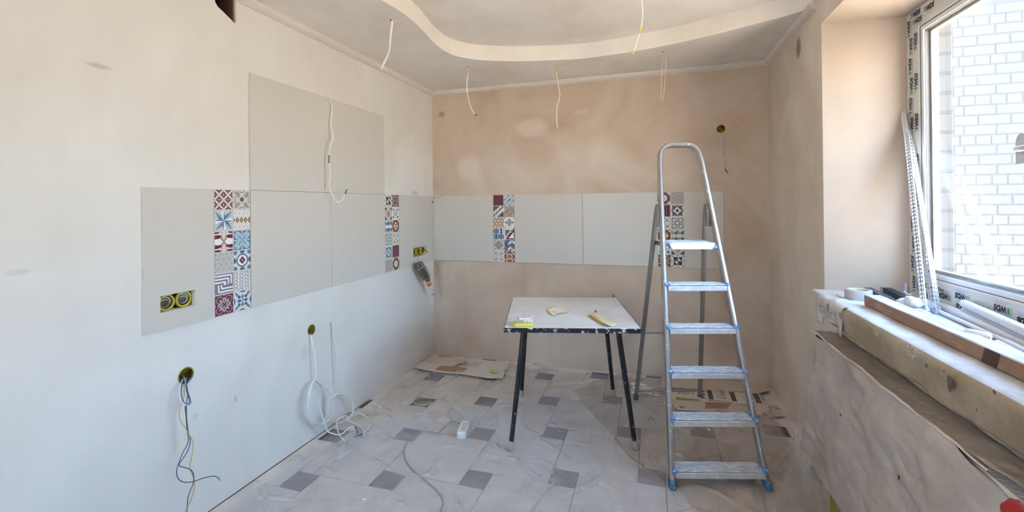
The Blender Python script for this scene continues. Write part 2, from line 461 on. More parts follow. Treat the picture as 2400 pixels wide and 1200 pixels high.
class Pat:
    def __init__(s, bgc): s.items = []; s.bg = bgc
    def poly(s, pts, c): s.items.append(([(x, y) for x, y in pts], c)); return s
    def rect(s, x0, y0, x1, y1, c): return s.poly([(x0,y0),(x1,y0),(x1,y1),(x0,y1)], c)
    def circ(s, x, y, r, c, n=18, ry=None):
        ry = ry or r
        return s.poly([(x+r*cos(2*pi*k/n), y+ry*sin(2*pi*k/n)) for k in range(n)], c)
    def dia(s, x, y, w, h, c): return s.poly([(x-w,y),(x,y-h),(x+w,y),(x,y+h)], c)
    def petal(s, p, q, w, c, n=6):
        (x0,y0),(x1,y1) = p,q; dx,dy = x1-x0,y1-y0; L = math.hypot(dx,dy); nx,ny = -dy/L,dx/L
        up = [(x0+dx*k/n+nx*w*sin(pi*k/n), y0+dy*k/n+ny*w*sin(pi*k/n)) for k in range(n+1)]
        dn = [(x0+dx*k/n-nx*w*sin(pi*k/n), y0+dy*k/n-ny*w*sin(pi*k/n)) for k in range(n-1,0,-1)]
        return s.poly(up+dn, c)
    def drop(s, p, q, w, c, n=8):
        """teardrop, point at p, round end at q"""
        (x0,y0),(x1,y1) = p,q; dx,dy = x1-x0,y1-y0; L = math.hypot(dx,dy); nx,ny = -dy/L,dx/L; ux,uy = dx/L,dy/L
        cx,cy = x1-ux*w, y1-uy*w
        arc = [(cx+nx*w*cos(a)+ux*w*sin(a), cy+ny*w*cos(a)+uy*w*sin(a)) for a in [pi*k/n for k in range(n+1)]]
        return s.poly([(x0,y0)]+arc[::-1], c)
    def line(s, p, q, w, c):
        (x0,y0),(x1,y1) = p,q; dx,dy = x1-x0,y1-y0; L = math.hypot(dx,dy) or 1; nx,ny = -dy/L*w/2,dx/L*w/2
        return s.poly([(x0+nx,y0+ny),(x1+nx,y1+ny),(x1-nx,y1-ny),(x0-nx,y0-ny)], c)
    def pl(s, pts, w, c):
        for a, b in zip(pts, pts[1:]): s.line(a, b, w, c)
        return s
    def ring(s, x, y, r, w, c, n=18, a0=0.0, a1=2*pi):
        k = [a0+(a1-a0)*i/n for i in range(n+1)]
        for a, b in zip(k, k[1:]):
            s.poly([(x+r*cos(a),y+r*sin(a)),(x+r*cos(b),y+r*sin(b)),(x+(r-w)*cos(b),y+(r-w)*sin(b)),(x+(r-w)*cos(a),y+(r-w)*sin(a))], c)
        return s
    def rot4(s, fn, mir=False):
        for k in range(4):
            q = Pat(None); fn(q)
            for pts, c in q.items:
                ca, sa = (1,0,-1,0)[k], (0,1,0,-1)[k]
                s.items.append(([(.5+(x-.5)*ca-(y-.5)*sa, .5+(x-.5)*sa+(y-.5)*ca) for x, y in pts], c))
                if mir:
                    s.items.append(([(.5+(1-x-.5)*ca-(y-.5)*sa, .5+(1-x-.5)*sa+(y-.5)*ca) for x, y in pts[::-1]], c))
        return s

def clip(pts, lo=0.0, hi=1.0):
    for ax, lim, sg in ((0,lo,1),(0,hi,-1),(1,lo,1),(1,hi,-1)):
        out = []
        for i in range(len(pts)):
            a, b = pts[i-1], pts[i]
            ia, ib = sg*(a[ax]-lim) >= 0, sg*(b[ax]-lim) >= 0
            if ia != ib:
                t = (lim-a[ax])/(b[ax]-a[ax]); out.append((a[0]+(b[0]-a[0])*t, a[1]+(b[1]-a[1])*t))
            if ib: out.append(b)
        pts = out
        if len(pts) < 3: return []
    return pts

T = {}
def pat(name, bgc):
    def deco(fn):
        p = Pat(bgc); fn(p); T[name] = p; return fn
    return deco

@pat('a1', 'burg')
def _(p):
    n = 4; h = 1/n
    for i in range(-1, n+1):
        for j in range(-1, n+1):
            x, y = i*h, j*h
            if (i+j) % 2 == 0: p.petal((x,y),(x+h,y+h),.055,'cream')
            else: p.petal((x+h,y),(x,y+h),.055,'cream')
            if i % 2 and j % 2: p.dia(x, y, .055, .055, 'cream')
            p.line((x-.11,y),(x+.11,y),.022,'cream'); p.line((x,y-.11),(x,y+.11),.022,'cream')
@pat('b1', 'lgrey')
def _(p):
    p.rot4(lambda q: q.poly([(.06,.06),(.32,.1),(.42,.26),(.34,.34),(.26,.42),(.1,.32)], 'taupe').circ(.5,.0,.16,'grey').circ(.5,.0,.10,'lgrey').pl([(.2,.02),(.3,.2),(.5,.22),(.7,.2)],.025,'white'))
    p.circ(.5,.52,.12,'dgrey')
@pat('a2', 'lgrey')
def _(p):
    def arm(q):
        R_ = lambda r, d: (.5+r*cos(radians(d)), .5+r*sin(radians(d)))
        q.poly([(.5,.5), R_(.69, 45), R_(.30, 68)], 'blue'); q.poly([(.5,.5), R_(.69, 45), R_(.34, 20)], 'lblue')
        q.poly([(.5,.5), R_(.30, 68), R_(.36, 52)], 'dblue')
        q.poly([(.5,.5), R_(.49, 90), R_(.46, 110)], 'white'); q.poly([(.5,.5), R_(.49, 90), R_(.22, 72)], 'dblue')
    p.rot4(arm)
@pat('b2', 'cream')
def _(p):
    for i in range(-1,5):
        x=.02+.245*i+.2
        p.dia(x,.5,.115,.17,'brown').dia(x,.5,.08,.125,'ochre')
        for y in (.15,.84): p.dia(x-.12,y,.085,.12,'white').dia(x-.12,y,.035,.075,'ochre')
@pat('a3', 'cream')
def _(p):
    for y in (-.02,.27,.73,1.02):
        for sx in (-1,1):
            p.poly([(.5+sx*.5,y-.11),(.5+sx*.32,y-.10),(.5+sx*.12,y+.0-.10*(1 if y<.5 else -1)*.2),(.5+sx*.12,y+.08),(.5+sx*.3,y+.12),(.5+sx*.5,y+.11)],'burg')
    for sx in (-1,1): p.poly([(.5,.5),(.5+sx*.15,.36),(.5+sx*.3,.335),(.5+sx*.5,.36),(.5+sx*.5,.64),(.5+sx*.3,.665),(.5+sx*.15,.64)],'white')
    for s in (-1,1):
        for sx in (-1,1): p.pl([(.5,.5),(.5+sx*.14,.5+s*.15),(.5+sx*.17,.5+s*.3)],.045,'burg')
        p.petal((.5,.5),(.5,.5+s*.9),.17,'cream'); p.petal((.5,.5+s*.03),(.5,.5+s*.86),.13,'ochre'); p.petal((.5,.5+s*.08),(.5,.5+s*.80),.095,'cream')
@pat('b3', 'blue')
def _(p):
    def q4(q):
        q.petal((.5,.5),(.98,.98),.19,'sky'); q.petal((.5,.5),(.78,.78),.07,'lblue'); q.line((.52,.52),(.72,.78),.02,'blue'); q.line((.52,.52),(.78,.72),.02,'blue')
        q.poly([(.5,.5),(.53,.98),(.47,.98)],'cream'); q.poly([(.90,1),(1,.90),(.82,.82)],'blue')
    p.rot4(q4)
@pat('a4', 'lgrey')
def _(p):
    w = .30; r = w/math.sqrt(3)
    for j in range(-1, 6):
        for i in range(-1, 5):
            x = .02+i*w+(w/2 if j % 2 else 0); y = .08+j*1.5*r
            P_ = [(x+r*cos(radians(30+60*k)), y+r*sin(radians(30+60*k))) for k in range(6)]
            for k in (0, 1, 2): p.line(P_[k], P_[k+1], .02, 'grey')
            for k in (0, 2, 4): p.line((x, y), P_[k], .02, 'grey')
@pat('b4', 'cream')
def _(p):
    p.rot4(lambda q: q.circ(.5,.0,.16,'blue').circ(.5,-.02,.09,'burg').poly([(0,0),(.2,0),(.2,.12),(.12,.2),(0,.2)],'blue'))
    p.circ(.5,.5,.36,'blue',24).circ(.5,.5,.275,'white',24)
    for dx,dy in ((.09,0),(-.09,0),(0,.1),(0,-.1)): p.circ(.5+dx,.5+dy,.085,'burg',12)
    p.circ(.5,.5,.05,'lgrey',10)
@pat('a5', 'purple')
def _(p):
    for k,i in enumerate((.1,.26,.42)):
        p.pl([(-.02,1-i),(1-i,1-i),(1-i,.46)],.085,'white'); p.pl([(-.02,.925-i),(.925-i,.925-i),(.925-i,.46)],.02,'dpurple')
    for i in (.08,.24):
        p.pl([(.12+i,.46),(.12+i,i+.02),(1.02,i+.02)],.085,'white'); p.pl([(.2+i,.46),(.2+i,i+.10),(1.02,i+.10)],.02,'dpurple')
    p.rect(.48,.42,.60,.54,'white')
@pat('b5', 'lgrey')
def _(p):
    for i in range(7):
        for j in range(6):
            x=.02+i*.165; y=.06+j*.19+(.09 if i%4 in (1,2) else 0)
            p.ring(x,y,.055,.03,'dgrey',6,pi*.5 if i%2 else -pi*.5,pi*1.5 if i%2 else pi*.5); p.dia(x+.08,y,.05,.08,'white')
@pat('a6', 'burg')
def _(p):
    p.rot4(lambda q: q.ring(.24,.24,.2,.05,'grey',10).petal((.5,.46),(.5,.12),.1,'lgrey').petal((.5,.44),(.5,.17),.065,'purple').drop((.2,.2),(.36,.36),.05,'lgrey').circ(.0,.5,.06,'grey',8))
    p.dia(.5,.5,.06,.06,'dburg')
@pat('b6', 'cream')
def _(p):
    for k in range(8):
        a=pi/8+k*pi/4 + pi/8
        r0,r1=((.02,.3) if k%2 else (.45,.2))
        if k%2: p.drop((.5,.5),(.5+.3*cos(a),.5+.3*sin(a)),.085,'blue' if k%4==1 else 'dblue')
        else: p.drop((.5+.47*cos(a),.5+.47*sin(a)),(.5+.2*cos(a),.5+.2*sin(a)),.085,'dblue')
    p.rot4(lambda q: q.drop((.02,.02),(.22,.22),.075,'blue').petal((-.02,.3),(-.02,.75),.1,'dblue'))
# second strip (also the fourth strip, turned upside down)
@pat('pinwheel', 'cream')
def _(p):
    p.rot4(lambda q: q.line((0,0),(.2,.2),.045,'black').poly([(.38,0),(.62,0),(.5,.1)],'grey'))
    p.rect(.17,.17,.5,.5,'dburg').rect(.5,.5,.83,.83,'dburg').rect(.17,.5,.5,.83,'teal').rect(.5,.17,.83,.5,'teal')
    p.poly([(.17,.5),(.5,.5),(.5,.17)],'cream').poly([(.5,.83),(.83,.5),(.5,.5)],'cream').poly([(.17,.83),(.5,.83),(.17,.5)],'dburg').poly([(.5,.17),(.83,.17),(.83,.5)],'dburg')
@pat('diamond', 'lgrey')
def _(p):
    p.rot4(lambda q: q.poly([(0,0),(.34,0),(0,.34)],'brown').poly([(.0,.36),(.12,.5),(0,.64)],'cream').dia(0.03,.5,.05,.06,'brown'))
    p.dia(.5,.5,.47,.47,'cream').dia(.5,.5,.43,.43,'taupe').dia(.5,.5,.38,.38,'cream').poly([(.2,.5),(.34,.28),(.5,.2),(.66,.28),(.8,.5),(.66,.72),(.5,.8),(.34,.72)],'taupe')
@pat('chevron', 'lgrey')
def _(p):
    for x in (0,.5):
        for s in (0,1):
            f=lambda y: y if not s else 1-y
            p.poly([(x,f(.98)),(x+.25,f(.78)),(x+.25,f(.48)),(x,f(.68))],'blue').poly([(x+.25,f(.78)),(x+.5,f(.98)),(x+.5,f(.68)),(x+.25,f(.48))],'dblue')
        p.dia(x+.25,.5,.23,.2,'white')
@pat('chevron_grey', 'lgrey')
def _(p):
    for x in (0,.5):
        for s in (0,1):
            f=lambda y: y if not s else 1-y
            p.poly([(x,f(.98)),(x+.25,f(.78)),(x+.25,f(.48)),(x,f(.68))],'grey').poly([(x+.25,f(.78)),(x+.5,f(.98)),(x+.5,f(.68)),(x+.25,f(.48))],'dgrey')
        p.dia(x+.25,.5,.23,.2,'lgrey')
def maze(p, c, c2):
    for k in range(9):
        p.line((0,k*.125),(1,k*.125),.022,c); p.line((k*.125,0),(k*.125,1),.022,c)
    for x,y in ((.25,.25),(.75,.25),(.25,.75),(.75,.75),(.5,.5),(0,0),(1,0),(0,1),(1,1)):
        p.circ(x,y,.17,c2,8).circ(x,y,.125,'lgrey',8).circ(x,y,.075,'white',8)
@pat('maze', 'lgrey')
def _(p): maze(p,'blue','dblue')
@pat('maze_grey', 'lgrey')
def _(p): maze(p,'dgrey','dgrey')
def star4(p, c, cc):
    p.poly([(.08,.04),(.3,.1),(.5,.02),(.7,.1),(.92,.04),(.88,.3),(.98,.5),(.88,.7),(.92,.96),(.7,.9),(.5,.98),(.3,.9),(.08,.96),(.12,.7),(.02,.5),(.12,.3)],c)
    p.poly([(.5,.06),(.58,.42),(.94,.5),(.58,.58),(.5,.94),(.42,.58),(.06,.5),(.42,.42)],'white')
    p.poly([(.5,.14),(.66,.34),(.86,.5),(.66,.66),(.5,.86),(.34,.66),(.14,.5),(.34,.34)],'cream')
    p.dia(.5,.5,.14,.17,cc)
@pat('star', 'cream')
def _(p): star4(p,'blue','dblue')
@pat('star_grey', 'cream')
def _(p): star4(p,'dgrey','black')
@pat('plaid', 'taupe')
def _(p):
    for i in range(3):
        for j in range(3):
            p.ring(.18+i*.32,.18+j*.32,.14,.035,'lgrey',12); p.dia(.18+i*.32,.18+j*.32,.05,.05,'grey')
        p.line((.02+i*.32,0),(.02+i*.32,1),.03,'grey'); p.line((0,.02+i*.32),(1,.02+i*.32),.03,'grey')
@pat('arcs', 'brown')
def _(p):
    p.rect(.36,.25,.64,.75,'dburg')
    for x,y in ((0,.5),(1,.5),(.5,-.05),(.5,1.05)): p.ring(x,y,.3,.05,'cream',14); p.ring(x,y,.17,.035,'taupe',10)
    p.dia(.5,.5,.16,.2,'taupe').dia(.5,.5,.08,.1,'black')
@pat('dashes', 'white')
def _(p):
    p.rot4(lambda q: q.line((.12,.3),(.3,.12),.12,'teal').dia(.12,.12,.07,.07,'navy').line((.36,.2),(.2,.36),.001,'navy').dia(.5,.18,.06,.08,'navy').line((.33,.43),(.43,.33),.12,'teal'))
    p.dia(.5,.5,.08,.08,'navy')
@pat('ornate', 'brown')
def _(p):
    p.rot4(lambda q: q.circ(0,0,.2,'cream',12).circ(0,0,.1,'brown',8).petal((.5,.46),(.5,.12),.1,'cream').petal((.46,.46),(.2,.2),.08,'orange'))
    p.circ(.5,.5,.12,'black',10).dia(.5,.5,.08,.08,'cream')
@pat('cross', 'cream')
def _(p):
    for x in (.0,.5):
        for y in (.0,.5):
            p.line((x+.06,y+.06),(x+.44,y+.44),.035,'dgrey').line((x+.44,y+.06),(x+.06,y+.44),.035,'dgrey').dia(x+.25,y+.25,.06,.07,'black').dia(x,y,.08,.08,'taupe')
    p.line((.5,0),(.5,1),.02,'lgrey').line((0,.5),(1,.5),.02,'lgrey')
@pat('leaves', 'burg')
def _(p):
    for i in range(4):
        for j in range(5):
            x=i*.25; y=j*.22-.05
            p.petal((x+.02,y),(x+.14,y+.16),.045,'dburg').petal((x+.25,y),(x+.13,y+.16),.045,'purple')
@pat('rosette', 'brown')
def _(p):
    for k in range(10): a=k*pi/5; p.circ(.5+.2*cos(a),.5+.2*sin(a),.085,'cream',8)
    p.circ(.5,.5,.2,'cream',12)
    for k in range(5): a=k*2*pi/5; p.line((.5,.5),(.5+.2*cos(a),.5+.2*sin(a)),.02,'taupe')
    p.rot4(lambda q: q.petal((.02,.02),(.28,.1),.06,'cream').petal((.02,.02),(.1,.28),.06,'cream').circ(.5,.02,.07,'dburg',8))
# third strip
@pat('c1', 'burg')
def _(p):
    for i in range(3):
        for j in range(3):
            x,y=.17+i*.33,.17+j*.33
            p.ring(x,y,.15,.035,'dburg',10); p.petal((x-.13,y-.13),(x+.13,y+.13),.035,'dburg'); p.dia(x+.165,y+.165,.05,.05,'black')
@pat('d1', 'cream')
def _(p):
    for i in range(3):
        for j in range(3):
            x,y=i*.5,j*.5
            p.petal((x-.2,y-.2),(x+.2,y+.2),.09,'blue').petal((x+.05,y+.45),(x+.45,y+.05),.09,'lblue').dia(x+.25,y,.06,.05,'black').dia(x,y+.25,.05,.06,'dblue')
@pat('c2', 'cream')
def _(p):
    p.poly([(0,1),(0,.55),(.18,.55),(.18,.7),(.36,.7),(.36,.85),(.54,.85),(.54,1)],'teal')
    p.poly([(1,0),(.42,0),(.42,.12),(.6,.12),(.6,.28),(.78,.28),(.78,.45),(1,.45)],'teal')
    p.pl([(0,.08),(.1,.08),(.1,.26),(.3,.26),(.3,.44),(.48,.44),(.48,.6),(.66,.6),(.66,.78),(.84,.78),(.84,.94),(1,.94)],.085,'dburg')
@pat('d2', 'taupe')
def _(p):
    rd=random.Random(3)
    for k in range(70):
        x,y=rd.random(),rd.random(); p.dia(x,y,.035,.035,rd.choice(['brown','cream','brown','orange']))
    for x,y in ((.1,.65),(.6,.5),(.85,.9),(.8,.15),(.25,.15),(.4,.9)):
        p.dia(x,y,.03,.09,'cream').dia(x,y,.09,.03,'cream')
@pat('c3', 'orange')
def _(p):
    for i in range(-1,4):
        for j in range(-1,4):
            x,y=.17+i*.33+(.165 if j%2 else 0),.12+j*.29
            for k in range(6): a=k*pi/3+pi/6; p.petal((x,y),(x+.17*cos(a),y+.17*sin(a)),.028,'cream'); a+=pi/6; p.dia(x+.14*cos(a),y+.14*sin(a),.03,.04,'brown')
@pat('d3', 'white')
def _(p):
    p.rot4(lambda q: q.poly([(0,0),(.16,0),(0,.2)],'taupe'))
    p.circ(.5,.5,.46,'cream',12)
    p.dia(.5,.52,.29,.4,'dgrey').dia(.5,.52,.22,.31,'cream').dia(.5,.52,.16,.23,'teal').dia(.5,.52,.09,.13,'sky').circ(.14,.52,.08,'dgrey',10).circ(.86,.52,.08,'dgrey',10)
@pat('c4', 'sky')
def _(p):
    for x,y,c1,c2 in ((0,.5,'teal','dblue'),(.5,.5,'sky','navy'),(0,0,'blue','navy'),(.5,0,'teal','dblue')):
        p.rect(x,y,x+.5,y+.5,c1).poly([(x,y+.5),(x+.5,y+.5),(x+.38,y+.3),(x+.38,y+.2),(x+.5,y),(x,y),(x+.12,y+.2),(x+.12,y+.3)],'white' if c1=='sky' else 'sky').poly([(x+.12,y+.02),(x+.38,y+.02),(x+.32,y+.25),(x+.38,y+.48),(x+.12,y+.48),(x+.18,y+.25)],c2)
    p.dia(.5,.5,.05,.05,'teal').dia(.25,.0,.2,.08,'teal').dia(.75,1,.2,.08,'navy')
@pat('d4', 'cream')
def _(p):
    p.poly([(.1,.88),(.1,.3),(.62,.88)],'dgrey')
    p.poly([(1,1),(.86,1),(.86,.84),(.68,.84),(.68,.6),(.45,.6),(.45,.4),(.25,.4),(.2,.2),(.2,0),(1,0)],'burg')
    p.poly([(.92,.7),(.92,.1),(.42,.1)],'white').poly([(.3,.35),(.2,.2),(.4,.2)],'cream')
@pat('c5', 'lgrey')
def _(p):
    p.rot4(lambda q: q.petal((0,0),(.22,.22),.06,'taupe').circ(.5,.28,.22,'taupe',12))
    p.circ(.5,.5,.26,'brown',12)
    p.rot4(lambda q: q.petal((.5,.5),(.5,.1),.07,'taupe').petal((.5,.5),(.72,.72),.05,'grey'))
@pat('d5', 'grey')
def _(p):
    cs=['white','dgrey','blue','sky','dblue','navy','teal']; rd=random.Random(5)
    for i in range(6):
        for j in range(5):
            x=i/6; y=j*.25-(.12 if i%2 else 0); p.poly([(x,y+.06),(x+1/12,y),(x+1/6,y+.06),(x+1/6,y+.26),(x,y+.26)],rd.choice(cs))
@pat('c6', 'cream')
def _(p):
    p.rot4(lambda q: q.ring(.5,.1,.22,.03,'brown',10).line((.5,.5),(.1,.1),.035,'brown').drop((.3,.3),(.12,.12),.06,'brown').petal((.02,.5),(.2,.5),.04,'taupe'))
    p.dia(.5,.5,.1,.1,'white')
@pat('d6', 'orange')
def _(p):
    p.rot4(lambda q: q.poly([(.3,0),(.7,0),(.5,.2)],'dburg').poly([(0,0),(.2,0),(0,.2)],'dburg').pl([(0,.3),(.3,0)],.04,'cream').pl([(.0,.42),(.12,.3),(.3,.42),(.42,.3),(.3,.12),(.42,0)],.04,'burg').dia(.3,.3,.07,.07,'cream'))
    p.dia(.5,.5,.3,.3,'cream').dia(.5,.5,.25,.25,'ochre').dia(.5,.5,.18,.18,'burg').dia(.5,.5,.13,.13,'ochre').circ(.5,.5,.06,'brown',8)

TS = 0.0975       # tile size
M_tbody = mat('tile_body', (214, 208, 200), 0.35, var=0.03)
TMESH = {}
def tile_print(name):
    if name in TMESH: return TMESH[name]
    p = T[name]; b = MB()
    b.bbox((0, 0, 0), (TS, TS, 0.0085), 0.0012, mi=len(PLIST))
    z = 0.00855; ins = 0.0016; w = TS - 2*ins
    def put(pts, c, z):
        pts = clip(pts)
        if len(pts) < 3: return
        a = sum(pts[i-1][0]*pts[i][1]-pts[i][0]*pts[i-1][1] for i in range(len(pts)))
        if abs(a) < 1e-6: return
        if a < 0: pts = pts[::-1]
        b.add([(ins+x*w, ins+y*w, z) for x, y in pts], [tuple(range(len(pts)))], PKEY.index(c))
    put([(0,0),(1,0),(1,1),(0,1)], p.bg, z)
    for i, (pts, c) in enumerate(p.items):
        put(pts, c, z + 0.00003 + 0.0000035*i)
    TMESH[name] = b.mesh('patterned_tile', PLIST + [M_tbody])
    return TMESH[name]

STRIP1 = [('a1','b1'),('a2','b2'),('a3','b3'),('a4','b4'),('a5','b5'),('a6','b6')]
STRIP2 = [('pinwheel','arcs'),('diamond','dashes'),('chevron','ornate'),('maze','cross'),('star','leaves'),('plaid','rosette')]
STRIP3 = [('c1','d1'),('c2','d2'),('c3','d3'),('c4','d4'),('c5','d5'),('c6','d6')]
STRIP4 = [('rosette','plaid'),('leaves','star_grey'),('cross','maze_grey'),('ornate','chevron_grey'),('dashes','diamond'),('arcs','pinwheel')]
ZT = 1.484; ZB = ZT - 0.6
DL = lambda s, z, off=0.0: frame((off, -s, z), (0,1,0), (0,0,1), (1,0,0))       # left wall: s = distance from the corner, x local to the right
DB = lambda s, z, off=0.0: frame((s, -off, z), (1,0,0), (0,0,1), (0,-1,0))      # back wall
def place_strip(strip, D, s_left, sgn, parent, names=None):
    for r, row in enumerate(strip):
        for c, nm in enumerate(row):
            s = s_left + sgn*0.1*c
            link('patterned_tile', tile_print(nm), parent, D(s, ZT - 0.1*(r+1) + 0.00125, 0.0006*random.random()) @ Matrix.Translation((0.00125, 0, 0)))
place_strip(STRIP1, DL, 0.611+1.6, -1, wall_left)
place_strip(STRIP2, DL, 0.611+0.2, -1, wall_left)
place_strip(STRIP3, DB, 0.601, 1, wall_back)
place_strip(STRIP4, DB, 0.601+1.4, 1, wall_back)

M_tgrout = mat('tile_grout_light', (212, 208, 204), 0.8)
for D_, s_, par in ((DL, 0.611+1.6, wall_left), (DL, 0.611+0.2, wall_left), (DB, 0.601, wall_back), (DB, 0.601+1.4, wall_back)):
    k = MB(); k.box((0.0005, 0.0005, 0), (0.1995, 0.5995, 0.0066)); k.obj('tile_grout', M_tgrout, par, D_(s_, ZB))
# large plain panels
M_panel = mat('panel_glaze', (206, 200, 192), 0.6, var=0.015, vscale=2, spec=0.3)
M_pedge = mat('panel_edge', (186, 170, 152), 0.6)
def panel(D, s, z0, w, h, parent, hole=None, th=0.0095):
    b = MB(); g = 0.001
    if not hole:
        b.bbox((g, g, 0), (w-g, h-g, th), 0.0012)
    else:
        hx0, hy0, hx1, hy1 = hole
        xs = [g, hx0, hx1, w-g]; ys = [g, hy0, hy1, h-g]
        for i in range(3):
            for j in range(3):
                if i == 1 and j == 1: continue
                b.box((xs[i], ys[j], 0), (xs[i+1], ys[j+1], th))
    return b.obj('wall_tile', [M_panel], parent, D(s, z0))
a_, b_ = 0.611, 0.601
panel(DL, a_, ZB, a_-0.0005, 0.6, wall_left, (a_-0.387, 0.953-ZB, a_-0.149, 1.031-ZB))
panel(DL, a_+0.8, ZB, 0.6, 0.6, wall_left)
panel(DL, a_+1.4, ZB, 0.6, 0.6, wall_left)
panel(DL, a_+1.6+0.306, ZB, 0.306, 0.6, wall_left, (a_+1.906-2.452, 0.962-ZB, a_+1.906-2.304, 1.031-ZB))
panel(DL, a_+0.8, ZT, 0.6, 0.6, wall_left, th=0.0105)
panel(DL, a_+1.4, ZT, 0.6, 0.6, wall_left, th=0.0125)
panel(DB, 0.0105, ZB, b_-0.0105, 0.6, wall_back)
panel(DB, b_+0.2, ZB, 0.6, 0.6, wall_back)
panel(DB, b_+0.8, ZB, 0.6, 0.6, wall_back)
panel(DB, b_+1.6, ZB, 0.287, 0.6, wall_back)
# ------------------------------------------------------------------ window, film prints, brick wall outside
M_film = mat('frame_film', (214, 214, 212), 0.38, var=0.03, vscale=10)
M_pvc = mat('pvc_white', (228, 230, 232), 0.35)
M_gask = mat('gasket', (116, 112, 110), 0.7)
M_alu = mat('spacer_alu', (196, 190, 184), 0.4, metal=0.6)
def glassmat():
    m = bpy.data.materials.new('window_glass'); m.use_nodes = True; t = m.node_tree; t.nodes.clear()
    o = t.nodes.new('ShaderNodeOutputMaterial'); tr = t.nodes.new('ShaderNodeBsdfTransparent'); gl = t.nodes.new('ShaderNodeBsdfGlossy')
    gl.inputs['Roughness'].default_value = 0.02; tr.inputs['Color'].default_value = (0.97, 0.985, 0.98, 1)
    mx = t.nodes.new('ShaderNodeMixShader')
    mx.inputs[0].default_value = 0.035; t.links.new(tr.outputs[0], mx.inputs[1]); t.links.new(gl.outputs[0], mx.inputs[2]); t.links.new(mx.outputs[0], o.inputs[0])
    return m
M_glass = glassmat()
FX = 3.105; WZ0, WZ1 = 0.952, 2.262; FW = 0.098; MUL = -1.965
window = struct(empty('window_1', (FX, WY0, WZ0)))
wmi = Matrix.Translation((-FX, -WY0, -WZ0))
def wpart(name, b, m, parent=window):
    b.v = [(x-FX, y-WY0, z-WZ0) for x, y, z in b.v]
    return b.obj(name, m, parent)
def bar(a, b_): 
    k = MB(); k.bbox(a, b_, 0.004); return k
wpart('frame_jamb', bar((FX, WY0-FW, WZ0), (FX+0.07, WY0, WZ1)), M_film)
wpart('frame_head', bar((FX, WY1, WZ1-0.088), (FX+0.07, WY0-FW, WZ1)), M_film)
wpart('frame_sill', bar((FX, WY1, WZ0), (FX+0.07, WY0-FW, WZ0+0.108)), M_film)
wpart('frame_jamb', bar((FX, WY1, WZ0), (FX+0.07, WY1+FW, WZ1)), M_film)
wpart('mullion', bar((FX-0.006, MUL-0.11, WZ0+0.1), (FX+0.07, MUL, WZ1-0.08)), M_pvc)
gy0, gy1, gz0, gz1 = WY0-FW, MUL, WZ0+0.108, WZ1-0.088
def rimbars(name, inset0, inset1, x0, x1, m):
    k = MB()
    a, b_ = inset0, inset1
    k.box((x0, gy0-b_, gz0+a), (x1, gy0-a, gz1-a)); k.box((x0, gy1+a, gz0+a), (x1, gy1+b_, gz1-a))
    k.box((x0, gy1+b_, gz1-b_), (x1, gy0-b_, gz1-a)); k.box((x0, gy1+b_, gz0+a), (x1, gy0-b_, gz0+b_))
    return wpart(name, k, m)
rimbars('inner_gasket', 0.0, 0.003, FX+0.004, FX+0.06, M_gask)
rimbars('glazing_bead', 0.003, 0.022, FX+0.006, FX+0.06, M_pvc)
rimbars('bead_gasket', 0.022, 0.0245, FX+0.012, FX+0.05, M_gask)
rimbars('glass_spacer', 0.024, 0.036, FX+0.028, FX+0.05, M_alu)
for x in (FX+0.024, FX+0.052):
    k = MB(); k.box((x, gy1+0.004, gz0+0.004), (x+0.003, gy0-0.004, gz1-0.004)); wpart('glass_pane', k, M_glass)
k = MB(); k.box((FX+0.03, WY1+FW, gz0), (FX+0.034, MUL-0.11, gz1)); wpart('glass_pane', k, M_glass)
# handle on the neighbouring sash
M_handle = mat('handle_grey', (206, 210, 214), 0.35)
def dshape(y0, y1, z0, z1, n=10):
    r = (y1-y0)/2; c = (y0+y1)/2
    return [(y0, z0), (y1, z0)] + [(c + r*cos(pi*k/n), z1-r*1.3 + 1.3*r*sin(pi*k/n)) for k in range(n+1)]
yz = Matrix(((0,0,1,0),(1,0,0,0),(0,1,0,0),(0,0,0,1)))      # (y,z,t) -> (t,y,z)
hb = MB(); hb.prism(dshape(-2.058, -2.012, 1.507, 1.599), 3.03, FX-0.004, mtx=yz)
hnd = wpart('window_handle', hb, M_handle)
k = MB(); k.tube([(3.045, -2.035, 1.55), (3.012, -2.05, 1.55), (3.004, -2.09, 1.549), (3.004, -2.17, 1.545)], 0.009, 8, smooth=True)
wpart('handle_lever', k, M_handle, hnd)

# film print: the maker's mark, repeated over the film
def text_mesh(body, size, mats, shear=0.0, bold=0.0):
    cu = bpy.data.curves.new('txt', 'FONT'); cu.body = body; cu.size = size; cu.shear = shear; cu.offset = bold
    cu.align_x = 'LEFT'; cu.resolution_u = 3; cu.fill_mode = 'BOTH'
    o = bpy.data.objects.new('txt', cu); COL.objects.link(o)
    dg = bpy.context.evaluated_depsgraph_get(); dg.update()
    me = bpy.data.meshes.new_from_object(o.evaluated_get(dg))
    bpy.data.objects.remove(o, do_unlink=True)
    vs = [tuple(v.co) for v in me.vertices]; fs = [tuple(p.vertices) for p in me.polygons]
    bpy.data.meshes.remove(me)
    return vs, fs
M_ink = mat('print_black', (28, 28, 30), 0.5); M_lime = mat('print_lime', (190, 204, 60), 0.5); M_teal = mat('print_teal', (28, 140, 172), 0.5); M_cyan = mat('print_cyanline', (110, 178, 206), 0.5)
TV, TF = text_mesh('WDS', 0.030, [], shear=0.22, bold=0.0016)
